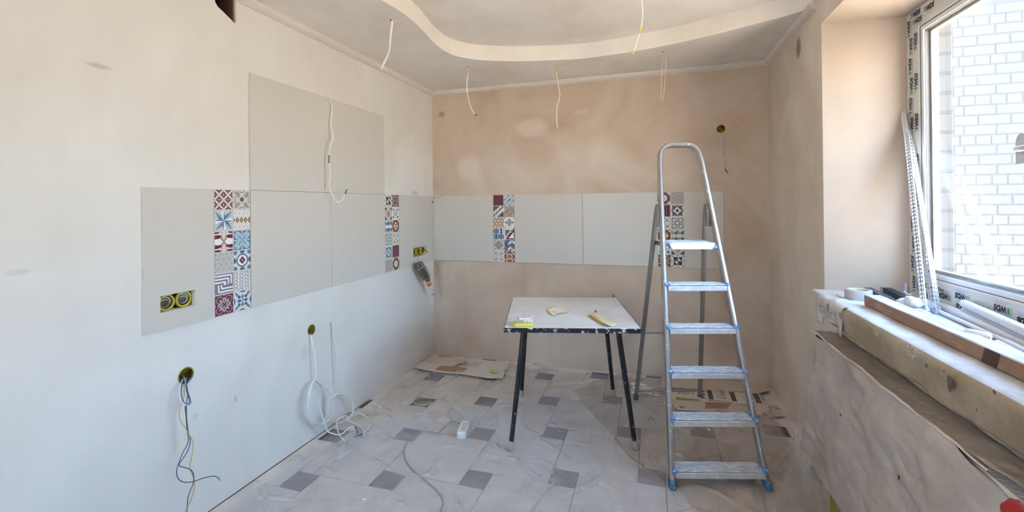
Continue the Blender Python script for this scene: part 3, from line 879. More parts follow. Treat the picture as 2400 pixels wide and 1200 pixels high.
def logo_mesh(variant):
    b = MB()
    # mark: lime bracket on the left, teal bar on the right
    if variant == 0:
        b.box((0, 0, 0), (0.0045, 0.026, 0.0004), 1); b.box((0.0045, 0, 0), (0.015, 0.0045, 0.0004), 1); b.box((0.0045, 0.0215, 0), (0.011, 0.026, 0.0004), 1)
        b.box((0.0095, 0.006, 0), (0.0165, 0.026, 0.0004), 2)
    else:
        b.box((0, 0, 0), (0.0045, 0.022, 0.0004), 1); b.box((0, 0.0215, 0), (0.011, 0.026, 0.0004), 1)
        b.box((0.0095, 0.004, 0), (0.0165, 0.026, 0.0004), 2)
    b.add([(x*0.86+0.020, y+0.002, 0.0004) for x, y, z in TV], TF, 0)
    b.box((0.02, -0.006, 0), (0.075, -0.0052, 0.0003), 0)
    b.box((0.0, -0.0125, 0), (0.075, -0.0112, 0.0003), 3)
    return b.mesh('film_print', [M_ink, M_lime, M_teal, M_cyan])
LOGO = [logo_mesh(0), logo_mesh(1)]
def put_logo(kind, y, z, rot):
    # facing the room: normal -x, local x along -y when rot = 0
    m = Matrix.Translation((-0.0006, y-WY0, z-WZ0)) @ frame((0,0,0), (0,-1,0), (0,0,1), (-1,0,0)) @ Matrix.Rotation(rot, 4, 'Z')
    link('film_print', LOGO[kind], window, m)
z = WZ0 + 0.02; i = 0
while z < WZ1 - 0.16:
    put_logo(0 if i % 2 else 1, WY0-(0.040 if i % 2 else 0.050), z, pi/2)
    if i % 2 == 0: put_logo(1, WY0-0.088, z+0.01, pi/2)
    z += 0.091; i += 1
put_logo(1, WY0-0.034, WZ1-0.115, pi/2)
y = WY0 - 0.035; i = 0
while y > WY1 + 0.1:
    put_logo(0 if i % 2 == 0 else 1, y, WZ1-(0.034 if i % 2 == 0 else 0.046), 0)
    if i % 3 == 0: put_logo(1, y-0.012, WZ1-0.070, 0)
    y -= 0.102; i += 1
y = WY0 - 0.17; i = 0
while y > WY1 + 0.1:
    put_logo(0 if i % 2 else 1, y-0.03, WZ0+(0.062 if i % 2 else 0.082), pi)
    if i % 2 == 0: put_logo(0, y-0.034, WZ0+0.040, pi)
    y -= 0.105; i += 1
# pencilled note on the film
k = MB(); pts = [(0,0.01),(0.006,0.022),(0.008,0.004),(0.018,0.02),(0.018,0.006),(0.026,0.016),(0.028,0.006),(0.036,0.018),(0.034,0.004),(0.042,0.012)]
P3 = [(-0.0008, WY0-0.215-WY0-x, 0.06+y_) for x, y_ in pts]
k.tube(spline(P3, 4), 0.0007, 4); k.obj('film_note', M_ink, window)
TV2, TF2 = text_mesh('302', 0.022, [], shear=0.4)
k = MB(); k.add(TV2, TF2); k.obj('film_note', [M_ink], window, Matrix.Translation((-0.0007, -0.300, 0.064)) @ frame((0,0,0), (0,1,0), (0,0,-1), (-1,0,0)))

# ---- brick wing of the building seen through the glass
XQ = 3.275; BY = 1.90; CH = 0.0999; BLn = 0.2575
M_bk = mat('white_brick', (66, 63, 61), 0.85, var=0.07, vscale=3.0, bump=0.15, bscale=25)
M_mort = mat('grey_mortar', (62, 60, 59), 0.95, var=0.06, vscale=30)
bw_ = MB(); bw_.box((4.62, BY+0.001, -1.2), (9.0, BY+0.3, 5.2)); brickwall = struct(bw_.obj('wall_brick_outside', M_mort))
def brick_mesh(w, h):
    b = MB(); b.bbox((0, 0, 0), (w, 0.03, h), 0.004); return b.mesh('brick', [M_bk])
BR = {}
rows = int((3.35-0.05)/CH)
for r in range(rows):
    z = 0.054 + r*CH
    k4 = r % 4
    if k4 == 3: lens = [0.125]*24; x = 4.95 - 0.25
    else:
        off = (0.085, 0.20, 0.085)[k4]
        lens = [0.2475, off] + [BLn]*10; x = 4.90 - 0.2475
    for ln in lens:
        w = ln - 0.010
        if x > 6.35: break
        key = round(w, 4)
        if key not in BR: BR[key] = brick_mesh(w, CH-0.011)
        link('brick', BR[key], brickwall, Matrix.Translation((x + random.uniform(-.0015, .0015), BY-0.004+random.uniform(0, .003), z)))
        x += ln
# outer brick leaf of the window reveal
leaf = MB(); leaf.box((3.178, WY0+0.004, -0.1), (XQ-0.002, -0.3, 2.8)); leaf.obj('reveal_mortar', M_mort, wall_right)
lm = MB(); lm.bbox((0, 0, 0), (XQ-3.178, 0.12, 0.0805), 0.005); lmm = lm.mesh('reveal_brick', [M_bk])
for r in range(18):
    link('reveal_brick', lmm, wall_right, Matrix.Translation((3.178+random.uniform(0, .003), WY0+random.uniform(0, .002), 0.905+0.0899*r)))
# second window, in the wall behind the camera
win2 = struct(empty('window_2', (0.6, YF-0.09, 0.85)))
for nm, a, b_ in (('frame_jamb', (-0.40, -0.035, 0), (-0.32, 0.035, 1.51)), ('frame_jamb', (0.32, -0.035, 0), (0.40, 0.035, 1.51)), ('mullion', (-0.06, -0.035, 0.08), (0.06, 0.035, 1.43)),
                  ('frame_head', (-0.32, -0.035, 1.43), (0.32, 0.035, 1.51)), ('frame_sill', (-0.32, -0.035, 0), (0.32, 0.035, 0.08))):
    k = MB(); k.bbox(a, b_, 0.004); k.obj(nm, M_pvc, win2)
for x0, x1 in ((-0.32, -0.06), (0.06, 0.32)):
    k = MB(); k.box((x0, -0.002, 0.08), (x1, 0.002, 1.43)); k.obj('glass_pane', M_glass, win2)
# ------------------------------------------------------------------ table
M_top = spotmat('table_top_dusty', (222, 219, 214), (234, 233, 233), scale=5, lo=0.4, hi=0.65, rough=0.35, spot_rough=0.6)
M_edge = spotmat('table_edge_black', (26, 25, 36), (214, 212, 208), scale=30, lo=0.565, hi=0.60, rough=0.45, stretch=(1, 1, 1.2))
M_leg = spotmat('table_leg_black', (24, 20, 26), (178, 176, 182), scale=70, lo=0.60, hi=0.72, rough=0.35, stretch=(1, 1, .6))
M_foot = spotmat('table_foot', (176, 160, 150), (150, 90, 74), scale=50, lo=0.55, hi=0.7)
TZ = 0.707
cA = [onz(*q, TZ) for q in ((1178, 769), (1508, 771), (1447, 697), (1199, 696))]
ctr = (cA[0]+cA[1]+cA[2]+cA[3])/4
ex = ((cA[1]-cA[0])+(cA[2]-cA[3])).normalized(); ang = math.atan2(ex.y, ex.x)
TW, TD = 0.755, 0.815
table = empty('work_table', (ctr.x, ctr.y, 0), ang)
tag(table, 'square work table with dusty white top, black edge and black tubular legs', 'table')
b = MB(); b.bbox((-TW/2, -TD/2, TZ-0.026), (TW/2, TD/2, TZ), 0.002); b.obj('table_top', M_top, table)
b = MB(); e0 = 0.003
for (x0, y0, x1, y1) in ((-TW/2-e0, -TD/2-e0, TW/2+e0, -TD/2), (-TW/2-e0, TD/2, TW/2+e0, TD/2+e0), (-TW/2-e0, -TD/2, -TW/2, TD/2), (TW/2, -TD/2, TW/2+e0, TD/2)):
    b.box((x0, y0, TZ-0.027), (x1, y1, TZ-0.001))
b.obj('edge_band', M_edge, table)
Ri = Matrix.Rotation(-ang, 4, 'Z')
feet_px = [((1196, 1060), (1229, 784)), ((1491, 1058), (1453, 784)), ((1222, 930), (1233, 786)), ((1438, 928), (1426, 786))]
for i, (fp, tp) in enumerate(feet_px):
    w = onz(*fp, 0.0); f = Ri @ (w - Vector((ctr.x, ctr.y, 0)))
    sx = -1 if i in (0, 2) else 1; sy = -1 if i < 2 else 1
    t_ = Vector((sx*(TW/2-0.105), sy*(TD/2-0.13), TZ-0.03))
    f = Vector((f.x, f.y + (0.012 if sy < 0 else 0.0), 0.004))
    d = (t_-f)
    b = MB(); b.tube([f + d*0.06, t_], [0.0135, 0.0165], 14); lg = b.obj('leg', M_leg, table)
    b = MB(); b.tube([f, f + d*0.012, f + d*0.075], [0.015, 0.018, 0.0165], 14); b.obj('foot_cap', M_foot, lg)

# ------------------------------------------------------------------ step ladder
M_alum = spotmat('ladder_aluminium', (178, 177, 178), (222, 220, 216), scale=38, lo=0.60, hi=0.66, rough=0.36, metal=0.85)
M_flange = spotmat('ladder_flange_lit', (206, 206, 206), (226, 226, 226), scale=30, lo=0.5, hi=0.65, rough=0.4, metal=0.35)  # lighter copy of the ladder metal, brightness of the lit flanges put into colour
M_aluR = spotmat('ladder_rear_steel', (146, 140, 134), (190, 184, 176), scale=46, lo=0.60, hi=0.70, rough=0.45, metal=0.6)
M_tread = spotmat('ladder_tread_dusty', (176, 182, 194), (226, 228, 234), scale=20, lo=0.42, hi=0.6, rough=0.5, metal=0.3, stretch=(1, 4.5, 1), local=True)
M_cap = spotmat('blue_cap', (84, 140, 196), (212, 222, 232), scale=60, lo=0.48, hi=0.66, rough=0.4)
M_capd = spotmat('blue_cap_worn', (66, 108, 138), (190, 196, 196), scale=60, lo=0.56, hi=0.7, rough=0.5)
LA = radians(15.6); LO = Vector((2.261, -1.407, 0))
ladder = empty('step_ladder', LO, LA)
tag(ladder, 'aluminium step ladder with blue plastic corners and plaster-dusted treads', 'ladder')
TH = radians(17.0); tn = math.tan(TH)
def hw(z): return 0.2305 - 0.0650*z
def lad(x, s, d=0.0):
    """point in the leaning front frame: x across, z height s, d depth normal to the frame"""
    return Vector((x, s*tn + d*cos(TH), s - d*sin(TH)))
# front frame: two stiles joined by the top loop, one bent box section
W2, D2 = 0.0115, 0.024
prof = [(-W2, -D2+.006), (-W2+.006, -D2), (W2-.006, -D2), (W2, -D2+.006), (W2, D2-.006), (W2-.006, D2), (-W2+.006, D2), (-W2, D2-.006)]
pth = [(-hw(0.03), 0.03), (-hw(1.2), 1.2), (-hw(1.62), 1.62)]
zt_, rr_ = 1.748, 0.075
xe = hw(1.66)
for k in range(0, 7):
    a = pi - (pi/2)*k/6*1.0
    pth.append((-xe + rr_ + rr_*cos(a) + 0.004, zt_ - rr_ + rr_*sin(a)))
pth += [(-x, z_) for x, z_ in pth[::-1]]
vs = []; n = len(prof)
for i, (x, z_) in enumerate(pth):
    a = pth[max(i-1, 0)]; c = pth[min(i+1, len(pth)-1)]
    t = Vector((c[0]-a[0], c[1]-a[1])).normalized(); nr = Vector((-t.y, t.x))
    for (pw, pd) in prof:
        vs.append(lad(x + nr.x*pw, z_ + nr.y*pw, pd))
fs = [(i*n+j, i*n+(j+1) % n, (i+1)*n+(j+1) % n, (i+1)*n+j) for i in range(len(pth)-1) for j in range(n)]
fs += [tuple(range(n))[::-1], tuple((len(pth)-1)*n+j for j in range(n))]
b = MB(); b.add(vs, fs, 0, False); ff = b.obj('front_frame', M_alum, ladder)
mm = ff.data; bm = bmesh.new(); bm.from_mesh(mm); bmesh.ops.recalc_face_normals(bm, faces=bm.faces); bm.to_mesh(mm); bm.free()
for sx in (-1, 1):
    b = MB()
    vs = []
    for s_, k_ in ((0.0, 1.10), (0.010, 1.2), (0.038, 1.2), (0.043, 1.08)):
        for pw, pd in prof: 
            q = lad(sx*hw(max(s_, .0)) + pw*k_, s_, pd*k_); vs.append((q.x, q.y, max(q.z, 0.001)))
    fs = [(i*n+j, i*n+(j+1) % n, (i+1)*n+(j+1) % n, (i+1)*n+j) for i in range(3) for j in range(n)] + [tuple(range(n))[::-1], tuple(3*n+j for j in range(n))]
    b.add(vs, fs); b.obj('foot_cap', M_capd, ladder)
# treads
TZs = [0.092, 0.311, 0.525, 0.737, 0.952]
for z_ in TZs:
    h = hw(z_) - 0.012; y0 = z_*tn - 0.034; dp = 0.082
    b = MB()
    b.bbox((-h, 0.0, -0.006), (h, dp, 0.0), 0.001)
    for r in range(7): b.box((-h+0.004, 0.008+r*0.0105, -0.001), (h-0.004, 0.0125+r*0.0105, 0.0016))
    tr = b.obj('tread', M_tread, ladder, Matrix.Translation((0, y0, z_)))
    b = MB(); b.bbox((-h-0.001, -0.004, -0.036), (h+0.001, 0.010, -0.009), 0.0015); b.box((-h, 0.062, -0.036), (h, 0.066, -0.006))
    b.obj('tread_flange', M_flange, tr)
    for sx in (-1, 1):
        b = MB(); x0, x1 = sorted((sx*(h-0.009), sx*(h+0.006)))
        b.bbox((x0, -0.006, -0.008), (x1, dp+0.002, 0.0035), 0.002)
        x0, x1 = sorted((sx*(h-0.004), sx*(h+0.018)))
        b.bbox((x0, -0.008, -0.010), (x1, 0.012, 0.0065), 0.002)
        b.obj('corner_cap', M_cap, tr)
# platform
pz = 1.172; h = hw(pz) - 0.010; y0 = pz*tn - 0.03
b = MB(); b.prism([(-h+0.03, 0), (h-0.03, 0), (h-0.004, 0.05), (h-0.004, 0.2), (-h+0.004, 0.2), (-h+0.004, 0.05)], -0.004, 0.0)
for r in range(16): b.box((-h+0.035, 0.012+r*0.0115, -0.001), (h-0.035, 0.0165+r*0.0115, 0.0015))
pf = b.obj('platform', M_tread, ladder, Matrix.Translation((0, y0, pz)))
b = MB(); b.add([(-h+0.016, -0.001, -0.002), (h-0.016, -0.001, -0.002), (h-0.034, -0.004, -0.036), (-h+0.034, -0.004, -0.036), (-h+0.016, 0.005, -0.002), (h-0.016, 0.005, -0.002), (h-0.034, 0.002, -0.036), (-h+0.034, 0.002, -0.036)],
             [(0, 3, 2, 1), (4, 5, 6, 7), (0, 4, 7, 3), (1, 2, 6, 5), (3, 7, 6, 2), (0, 1, 5, 4)])
b.obj('platform_lip', M_flange, pf)
for sx in (-1, 1):
    b = MB(); x0, x1 = sorted((sx*(h-0.026), sx*(h+0.006))); b.bbox((x0, 0.010, -0.034), (x1, 0.034, -0.012), 0.003); b.obj('corner_cap', M_cap, pf)
    b = MB(); x0, x1 = sorted((sx*(h-0.01), sx*(h-0.003))); b.box((x0, 0.02, -0.028), (x1, 0.27, -0.006)); b.obj('side_bar', M_aluR, pf)
# rear frame
LRi = Matrix.Rotation(-LA, 4, 'Z')
rf = [LRi @ (onz(*q, 0.0) - LO) for q in ((1490, 936), (1640, 935))]
rleg = []
for i, sx in enumerate((-1, 1)):
    f = Vector((rf[i].x, rf[i].y, 0.0))
    topz = 1.36
    t_ = Vector((sx*(hw(topz)+0.014), topz*tn + 0.045, topz))
    if i == 1: t_.x = hw(topz) - 0.014
    d = t_-f
    p = [f + d*0.015, f + d*0.5, f + d*0.93, t_ + Vector((0, -0.012, 0.012)), t_ + Vector((0, -0.035, 0.004)), t_ + Vector((0, -0.042, -0.03)), t_ + Vector((0, -0.036, -0.10))]
    b = MB(); b.tube(spline(p, 5), 0.0145, 12); lg = b.obj('rear_leg', M_aluR, ladder)
    rleg.append((f, t_))
    b = MB(); b.tube([f + Vector((0, 0, 0.001)), f + d*0.035], [0.0185, 0.0165], 12); b.obj('rear_foot', mat('rear_foot_grey', (92, 92, 96), 0.7), lg)
for k_ in (0.055, 0.395):
    b = MB(); b.tube([rleg[0][0].lerp(rleg[0][1], k_), rleg[1][0].lerp(rleg[1][1], k_)], 0.0085, 10); b.obj('rear_crossbar', M_aluR, ladder)
# ------------------------------------------------------------------ window sill, its dusty cloth, radiator and covers
M_sill = mat('sill_white', (208, 206, 203), 0.45, var=0.04)
b = MB(); b.bbox((2.742, WY1-0.135, SILL-0.030), (3.11, -1.112, SILL), 0.006)
struct(b.obj('window_sill_board', M_sill))

def fbm(x, y, s=1.0, o=4):
    return noise.fractal(Vector((x*s, y*s, 3.7)), 1.0, 2.0, o)
def recalc(o):
    bm = bmesh.new(); bm.from_mesh(o.data); bmesh.ops.recalc_face_normals(bm, faces=bm.faces); bm.to_mesh(o.data); bm.free(); return o
def solid(o, t, off=0.0):
    md = o.modifiers.new('solid', 'SOLIDIFY'); md.thickness = t; md.offset = off; return o

# oilcloth draped over the sill edge, white with plaster dust on top
M_cl_top = spotmat('cloth_dusty', (196, 196, 197), (216, 217, 220), scale=14, lo=0.4, hi=0.6, rough=0.7)
M_cl = spotmat('oilcloth', (152, 134, 110), (174, 158, 136), scale=9, lo=0.42, hi=0.62, rough=0.55)  # hanging side darkened in colour for the shade it hangs in
M_cl_stain = mat('cloth_stain', (104, 98, 88), 0.8, var=0.2, vscale=40)
NOSE = 2.722
def drape(u, v):
    y = -1.40 + u*(-2.84+1.40)
    w = 0.010*fbm(y*1.7, 0.3, 3.0) ; w2 = 0.014*fbm(y, 5.0, 4.0)
    if v < 0.38:
        t = v/0.38; return (2.885 + (NOSE+0.03-2.885)*t, y, SILL+0.003 + 0.0015*sin(y*23+t*5))
    if v < 0.62:
        a = (v-0.38)/0.24*pi/2; return (NOSE+0.03 - 0.032*sin(a) + w*0.4*sin(a), y, SILL+0.003 - 0.034*(1-cos(a)))
    t = (v-0.62)/0.38
    return (NOSE - 0.002 + w*(0.4+t) + 0.012*t, y, SILL-0.031 - t*(0.072 + 0.02*u + w2))
b = MB(); b.grid(drape, 70, 26)
for i, f in enumerate(b.f):
    b.m[i] = 0 if (i // 70) < 12 else 1
cloth = recalc(solid(b.obj('sill_cloth', [M_cl_top, M_cl]), 0.0016, 1.0))
tag(cloth, 'dusty beige flowered oilcloth draped over the window sill edge', 'cloth')
M_flower = mat('flower_print', (150, 140, 124), 0.7); M_flower_l = mat('flower_print_light', (216, 208, 194), 0.7)
def on_drape(px, py, x=NOSE-0.0035):
    return onx(px, py, x)
for px, py, r in ((2145, 824, 0.021), (2062, 776, 0.017)):
    c = on_drape(px, py); b = MB()
    for k in range(6):
        a = k*pi/3+0.3
        for rad, wd, mi, dx in ((r*1.15, 0.34, 1, 0.0), (r, 0.18, 0, -0.0006)):
            p0 = Vector((dx, cos(a)*r*0.2, sin(a)*r*0.2)); p1 = Vector((dx, cos(a)*rad, sin(a)*rad)); n_ = Vector((0, -sin(a), cos(a)))*rad*wd
            m_ = (p0+p1)/2
            b.add([p0, m_-n_, p1, m_+n_], [(0, 1, 2, 3)], mi)
    b.v = [(p[0]+c.x-0.010, p[1]+c.y, p[2]+c.z) for p in b.v]
    b.obj('flower_motif', [M_flower, M_flower_l], cloth)
for px, py, ry, rz in ((2236, 900, 0.012, 0.022), (2180, 858, 0.008, 0.007), (2222, 871, 0.004, 0.004), (2342, 920, 0.006, 0.005), (2300, 962, 0.003, 0.004)):
    c = on_drape(px, py); b = MB(); pts = []
    for k in range(10):
        a = k*pi/5; q = 0.75+0.5*random.random(); pts.append((c.x-0.009, c.y+ry*q*cos(a), c.z+rz*q*sin(a)))
    b.add(pts, [tuple(range(10))]); b.obj('stain', M_cl_stain, cloth)

# folded printed rag over the sill end
M_rag = spotmat('rag_cloth', (190, 186, 178), (212, 208, 200), scale=26, lo=0.42, hi=0.6, rough=0.8)
M_ragp = mat('rag_print', (148, 146, 140), 0.8)
def ragf(u, v):
    y = -1.275 - u*0.30 - 0.012*v*sin(u*5)
    if v < 0.3: return (2.800 - 0.058*(v/0.3) - 0.006, y, SILL+0.006 + 0.003*sin(u*17))
    if v < 0.45:
        a = (v-0.3)/0.15*pi/2; return (2.742 - 0.02*sin(a)-0.004*sin(u*9), y, SILL+0.006-0.02*(1-cos(a)))
    t = (v-0.45)/0.55; lo = 0.078 + (0.035 if (u < 0.16 or u > 0.84) else 0.0)
    return (2.718 - 0.006*sin(u*11+t*2) + 0.006*t, y + 0.02*t*(u-0.5), SILL-0.014 - t*lo)
b = MB(); b.grid(ragf, 24, 16); rag = recalc(solid(b.obj('printed_rag', M_rag), 0.002, 1.0))
tag(rag, 'folded grey rag with square print hanging at the far end of the sill', 'rag')
for u0, u1 in ((0.18, 0.34), (0.42, 0.62), (0.70, 0.84)):
    b = MB()
    for vv in (0.60, 0.82):
        q = [ragf(u0, vv), ragf(u1, vv), ragf(u1, vv+0.02), ragf(u0, vv+0.02)]; b.add([(p[0]-0.009, p[1], p[2]) for p in q], [(0, 1, 2, 3)])
    for uu in (u0, u1-0.02):
        q = [ragf(uu, 0.60), ragf(uu+0.02, 0.60), ragf(uu+0.02, 0.84), ragf(uu, 0.84)]; b.add([(p[0]-0.009, p[1], p[2]) for p in q], [(0, 1, 2, 3)])
    b.obj('square_print', M_ragp, rag)

# ---- radiator
M_rad = mat('radiator_white', (214, 212, 206), 0.4); M_dark = mat('dark_gap', (38, 34, 30), 0.9)
rad = empty('radiator', (2.75, -2.05, 0.0)); tag(rad, 'white panel radiator with slotted top under the window sill', 'radiator')
def rpart(name, b, m, p=rad):
    b.v = [(x-2.75, y+2.05, z) for x, y, z in b.v]; return b.obj(name, m, p)
b = MB(); b.bbox((2.705, -2.80, 0.16), (2.720, -1.32, 0.735), 0.004); rpart('front_panel', b, M_rad)
b = MB(); b.bbox((2.778, -2.80, 0.16), (2.793, -1.32, 0.735), 0.004); rpart('rear_panel', b, M_rad)
for y in (-1.325, -2.80):
    b = MB(); b.bbox((2.705, y-0.004, 0.15), (2.793, y+0.004, 0.755), 0.002); rpart('side_plate', b, M_rad)
b = MB(); b.box((2.722, -2.79, 0.70), (2.776, -1.335, 0.708)); rpart('inner_fins', b, M_dark)
b = MB(); b.bbox((2.702, -2.80, 0.735), (2.709, -1.32, 0.757), 0.002); b.bbox((2.789, -2.80, 0.735), (2.795, -1.32, 0.757), 0.002); gr = rpart('top_rail', b, M_rad)
b = MB(); b.bbox((-0.041, -0.0035, 0.744), (0.039, 0.0035, 0.756), 0.001); sm = b.mesh('grille_slat', [M_rad])
for k_ in range(60):
    link('grille_slat', sm, rad, Matrix.Translation((0, -0.735 + 0.0125*k_, 0)))
b = MB(); b.tube([(2.772, -1.62, 0.846), (2.772, -2.27, 0.846)], 0.019, 14); rpart('supply_pipe', b, mat('pipe_beige', (196, 180, 156), 0.5))
b = MB(); b.tube([(2.772, -2.265, 0.846), (2.772, -2.80, 0.840)], 0.024, 14); rpart('supply_pipe', b, mat('pipe_brown', (138, 120, 96), 0.6))

def filmmat(name, rgb, fac, rough=0.3, bump=0.3, bscale=18, fold=0.0):
    m = bpy.data.materials.new(name); m.use_nodes = True; t = m.node_tree; p = t.nodes['Principled BSDF']; o = t.nodes['Material Output']
    p.inputs['Base Color'].default_value = lin(rgb) + (1,); p.inputs['Roughness'].default_value = rough
    tr = t.nodes.new('ShaderNodeBsdfTransparent'); mx = t.nodes.new('ShaderNodeMixShader')
    g_ = t.nodes.new('ShaderNodeNewGeometry')
    n_ = t.nodes.new('ShaderNodeTexNoise'); n_.inputs['Scale'].default_value = 2.6; n_.inputs['Detail'].default_value = 6; n_.inputs['Distortion'].default_value = 1.2
    t.links.new(g_.outputs['Position'], n_.inputs['Vector'])
    r = t.nodes.new('ShaderNodeMapRange'); r.inputs['From Min'].default_value = 0.3; r.inputs['From Max'].default_value = 0.7
    r.inputs['To Min'].default_value = fac*0.78; r.inputs['To Max'].default_value = min(1, fac*1.22)
    t.links.new(n_.outputs['Fac'], r.inputs['Value'])
    if fold:
        sx_ = t.nodes.new('ShaderNodeSeparateXYZ'); t.links.new(g_.outputs['Normal'], sx_.inputs[0])
        ab = t.nodes.new('ShaderNodeMath'); ab.operation = 'ABSOLUTE'; t.links.new(sx_.outputs['Z'], ab.inputs[0])
        fo = t.nodes.new('ShaderNodeMapRange'); fo.inputs['From Min'].default_value = 1.0; fo.inputs['From Max'].default_value = 0.80
        fo.inputs['To Min'].default_value = 0.0; fo.inputs['To Max'].default_value = fold
        t.links.new(ab.outputs[0], fo.inputs['Value'])
        ad = t.nodes.new('ShaderNodeMath'); ad.operation = 'ADD'; ad.use_clamp = True
        t.links.new(r.outputs[0], ad.inputs[0]); t.links.new(fo.outputs[0], ad.inputs[1]); t.links.new(ad.outputs[0], mx.inputs[0])
    else:
        t.links.new(r.outputs[0], mx.inputs[0])
    t.links.new(tr.outputs[0], mx.inputs[1]); t.links.new(p.outputs[0], mx.inputs[2]); t.links.new(mx.outputs[0], o.inputs['Surface'])
    n2 = t.nodes.new('ShaderNodeTexNoise'); n2.inputs['Scale'].default_value = bscale; n2.inputs['Detail'].default_value = 5; n2.inputs['Distortion'].default_value = 2.0
    bp = t.nodes.new('ShaderNodeBump'); bp.inputs['Strength'].default_value = bump; bp.inputs['Distance'].default_value = 0.02
    t.links.new(g_.outputs['Position'], n2.inputs['Vector']); t.links.new(n2.outputs['Fac'], bp.inputs['Height']); t.links.new(bp.outputs['Normal'], p.inputs['Normal'])
    return m
M_cover = filmmat('radiator_film', (204, 191, 180), 0.86, 0.35, 0.45, 9)
M_coverT = filmmat('radiator_film_top', (196, 182, 166), 0.82, 0.3, 0.4, 15)
def coverf(u, v):
    yl = -1.29 + 0.27*max(0, v-0.1)**1.3
    y = yl + u*(-2.80 - yl)
    gap = max(0.0, (-y-2.38)/0.4)          # the sheet has slipped down at the near end
    zt_ = 0.775 - 0.055*min(1, gap*1.6)
    z = zt_ + (0.145-zt_)*v + 0.012*fbm(y, v, 3)*v
    x = 2.694 - 0.020*v - 0.018*sin(v*pi)*(0.6+0.5*sin(y*4)) + 0.016*fbm(y*2.2, v*1.3, 2.2) - 0.012*abs(fbm(y*1.5+v*2, v*3, 3.0))
    if u < 0.06: x += (0.06-u)/0.06*0.06*(1-0.3*v)
    return (min(x, 2.70) if u > 0.06 else x, y, z)
b = MB(); b.grid(coverf, 90, 46); cover = recalc(solid(b.obj('radiator_dust_sheet', [M_cover, M_coverT]), 0.0008))
tag(cover, 'cloudy plastic dust sheet hanging over the radiator front', 'plastic sheet')
def covtop(u, v):
    y = -1.30 - u*1.48
    fr = 2.690 + max(0, (-y-2.36))*0.17 + 0.004*fbm(y*6, 1, 2)
    return (fr + (2.796-fr)*v, y, 0.772 + 0.008*fbm(y*3, v, 5) + 0.006*v + 0.006*(1-v)**4)
b = MB(); b.grid(covtop, 90, 8, 1); solid(b.obj('top_fold', [M_cover, M_coverT], cover), 0.0008)
def ridge(u, v):
    y = -1.29 - u*1.20; a = v*pi
    h = 0.005 + 0.002*sin(u*31) 
    return (2.690 - 0.004*cos(a) + 0.003*sin(u*17), y, 0.777 + h*sin(a) + 0.003*fbm(y*4, 2, 3))
b = MB(); b.grid(ridge, 70, 6); b.obj('edge_crease', mat('film_crease', (212, 202, 194), 0.35), cover)
for px, py in ((1970, 970), (2108, 1120)):
    c = onx(px, py, 2.664); b = MB()
    for k_ in range(7):
        a = random.random()*6.28; d_ = 0.012*random.random(); s_ = 0.0015+0.003*random.random()
        p = Vector((c.x-0.002*k_*0.2, c.y+d_*cos(a), c.z+d_*sin(a)*1.3)); b.add([p+Vector((0, -s_, 0)), p+Vector((0, 0, -s_*1.6)), p+Vector((0, s_, 0)), p+Vector((0, 0, s_*1.2))], [(0, 1, 2, 3)])
    b.obj('dark_fleck', M_dark, cover)

# olive board standing behind the sheet, red bag by the radiator
b = MB(); b.bbox((2.700, -2.30, 0.0), (2.712, -1.47, 0.14), 0.002)
tag(b.obj('olive_board', mat('olive_paint', (150, 134, 66), 0.6, var=0.1)), 'olive yellow strip of board standing on the floor under the radiator', 'board')
def lump(c, r, seed, amp=0.25, nu=22, nv=14, sq=(1, 1, 1)):
    b = MB()
    def fn(u, v):
        a = u*2*pi; t = v*pi; d = Vector((sin(t)*cos(a), sin(t)*sin(a), cos(t)))
        k_ = 1 + amp*noise.fractal(d*1.6+Vector((seed, 0, 0)), 1.0, 2.0, 4) + amp*0.6*abs(noise.noise(d*3.3+Vector((0, seed, 0))))
        return (c[0]+d.x*r*k_*sq[0], c[1]+d.y*r*k_*sq[1], c[2]+d.z*r*k_*sq[2])
    b.grid(fn, nu, nv); return b
bc = onx(2390, 1222, 2.60)
redbag = lump(tuple(bc), 0.034, 3.1, 0.12, sq=(0.55, 1, 1.0)).obj('red_bag', mat('red_plastic', (168, 30, 34), 0.4, var=0.2, vscale=20))
tag(redbag, 'crumpled red plastic bag at the right edge beside the radiator', 'bag')

# ---- things on the sill
ZS = SILL + 0.001
M_tape = mat('tape_film', (186, 185, 184), 0.25, var=0.05, vscale=30)
tp = onz(2012, 703, ZS); b = MB()
b.lathe([(0.036, 0.0), (0.0505, 0.0), (0.0515, 0.003), (0.0515, 0.045), (0.0505, 0.048), (0.038, 0.048), (0.036, 0.046), (0.036, 0.0)], 36)
roll = empty('tape_roll', (tp.x, tp.y, ZS)); tag(roll, 'roll of clear packing tape standing on the sill beside the window reveal', 'tape')
recalc(b.obj('tape_winding', M_tape, roll))
b = MB(); b.lathe([(0.0335, 0.001), (0.036, 0.001), (0.036, 0.046), (0.0335, 0.046), (0.0335, 0.001)], 30); recalc(b.obj('cardboard_core', mat('core_card', (196, 178, 150), 0.8), roll))

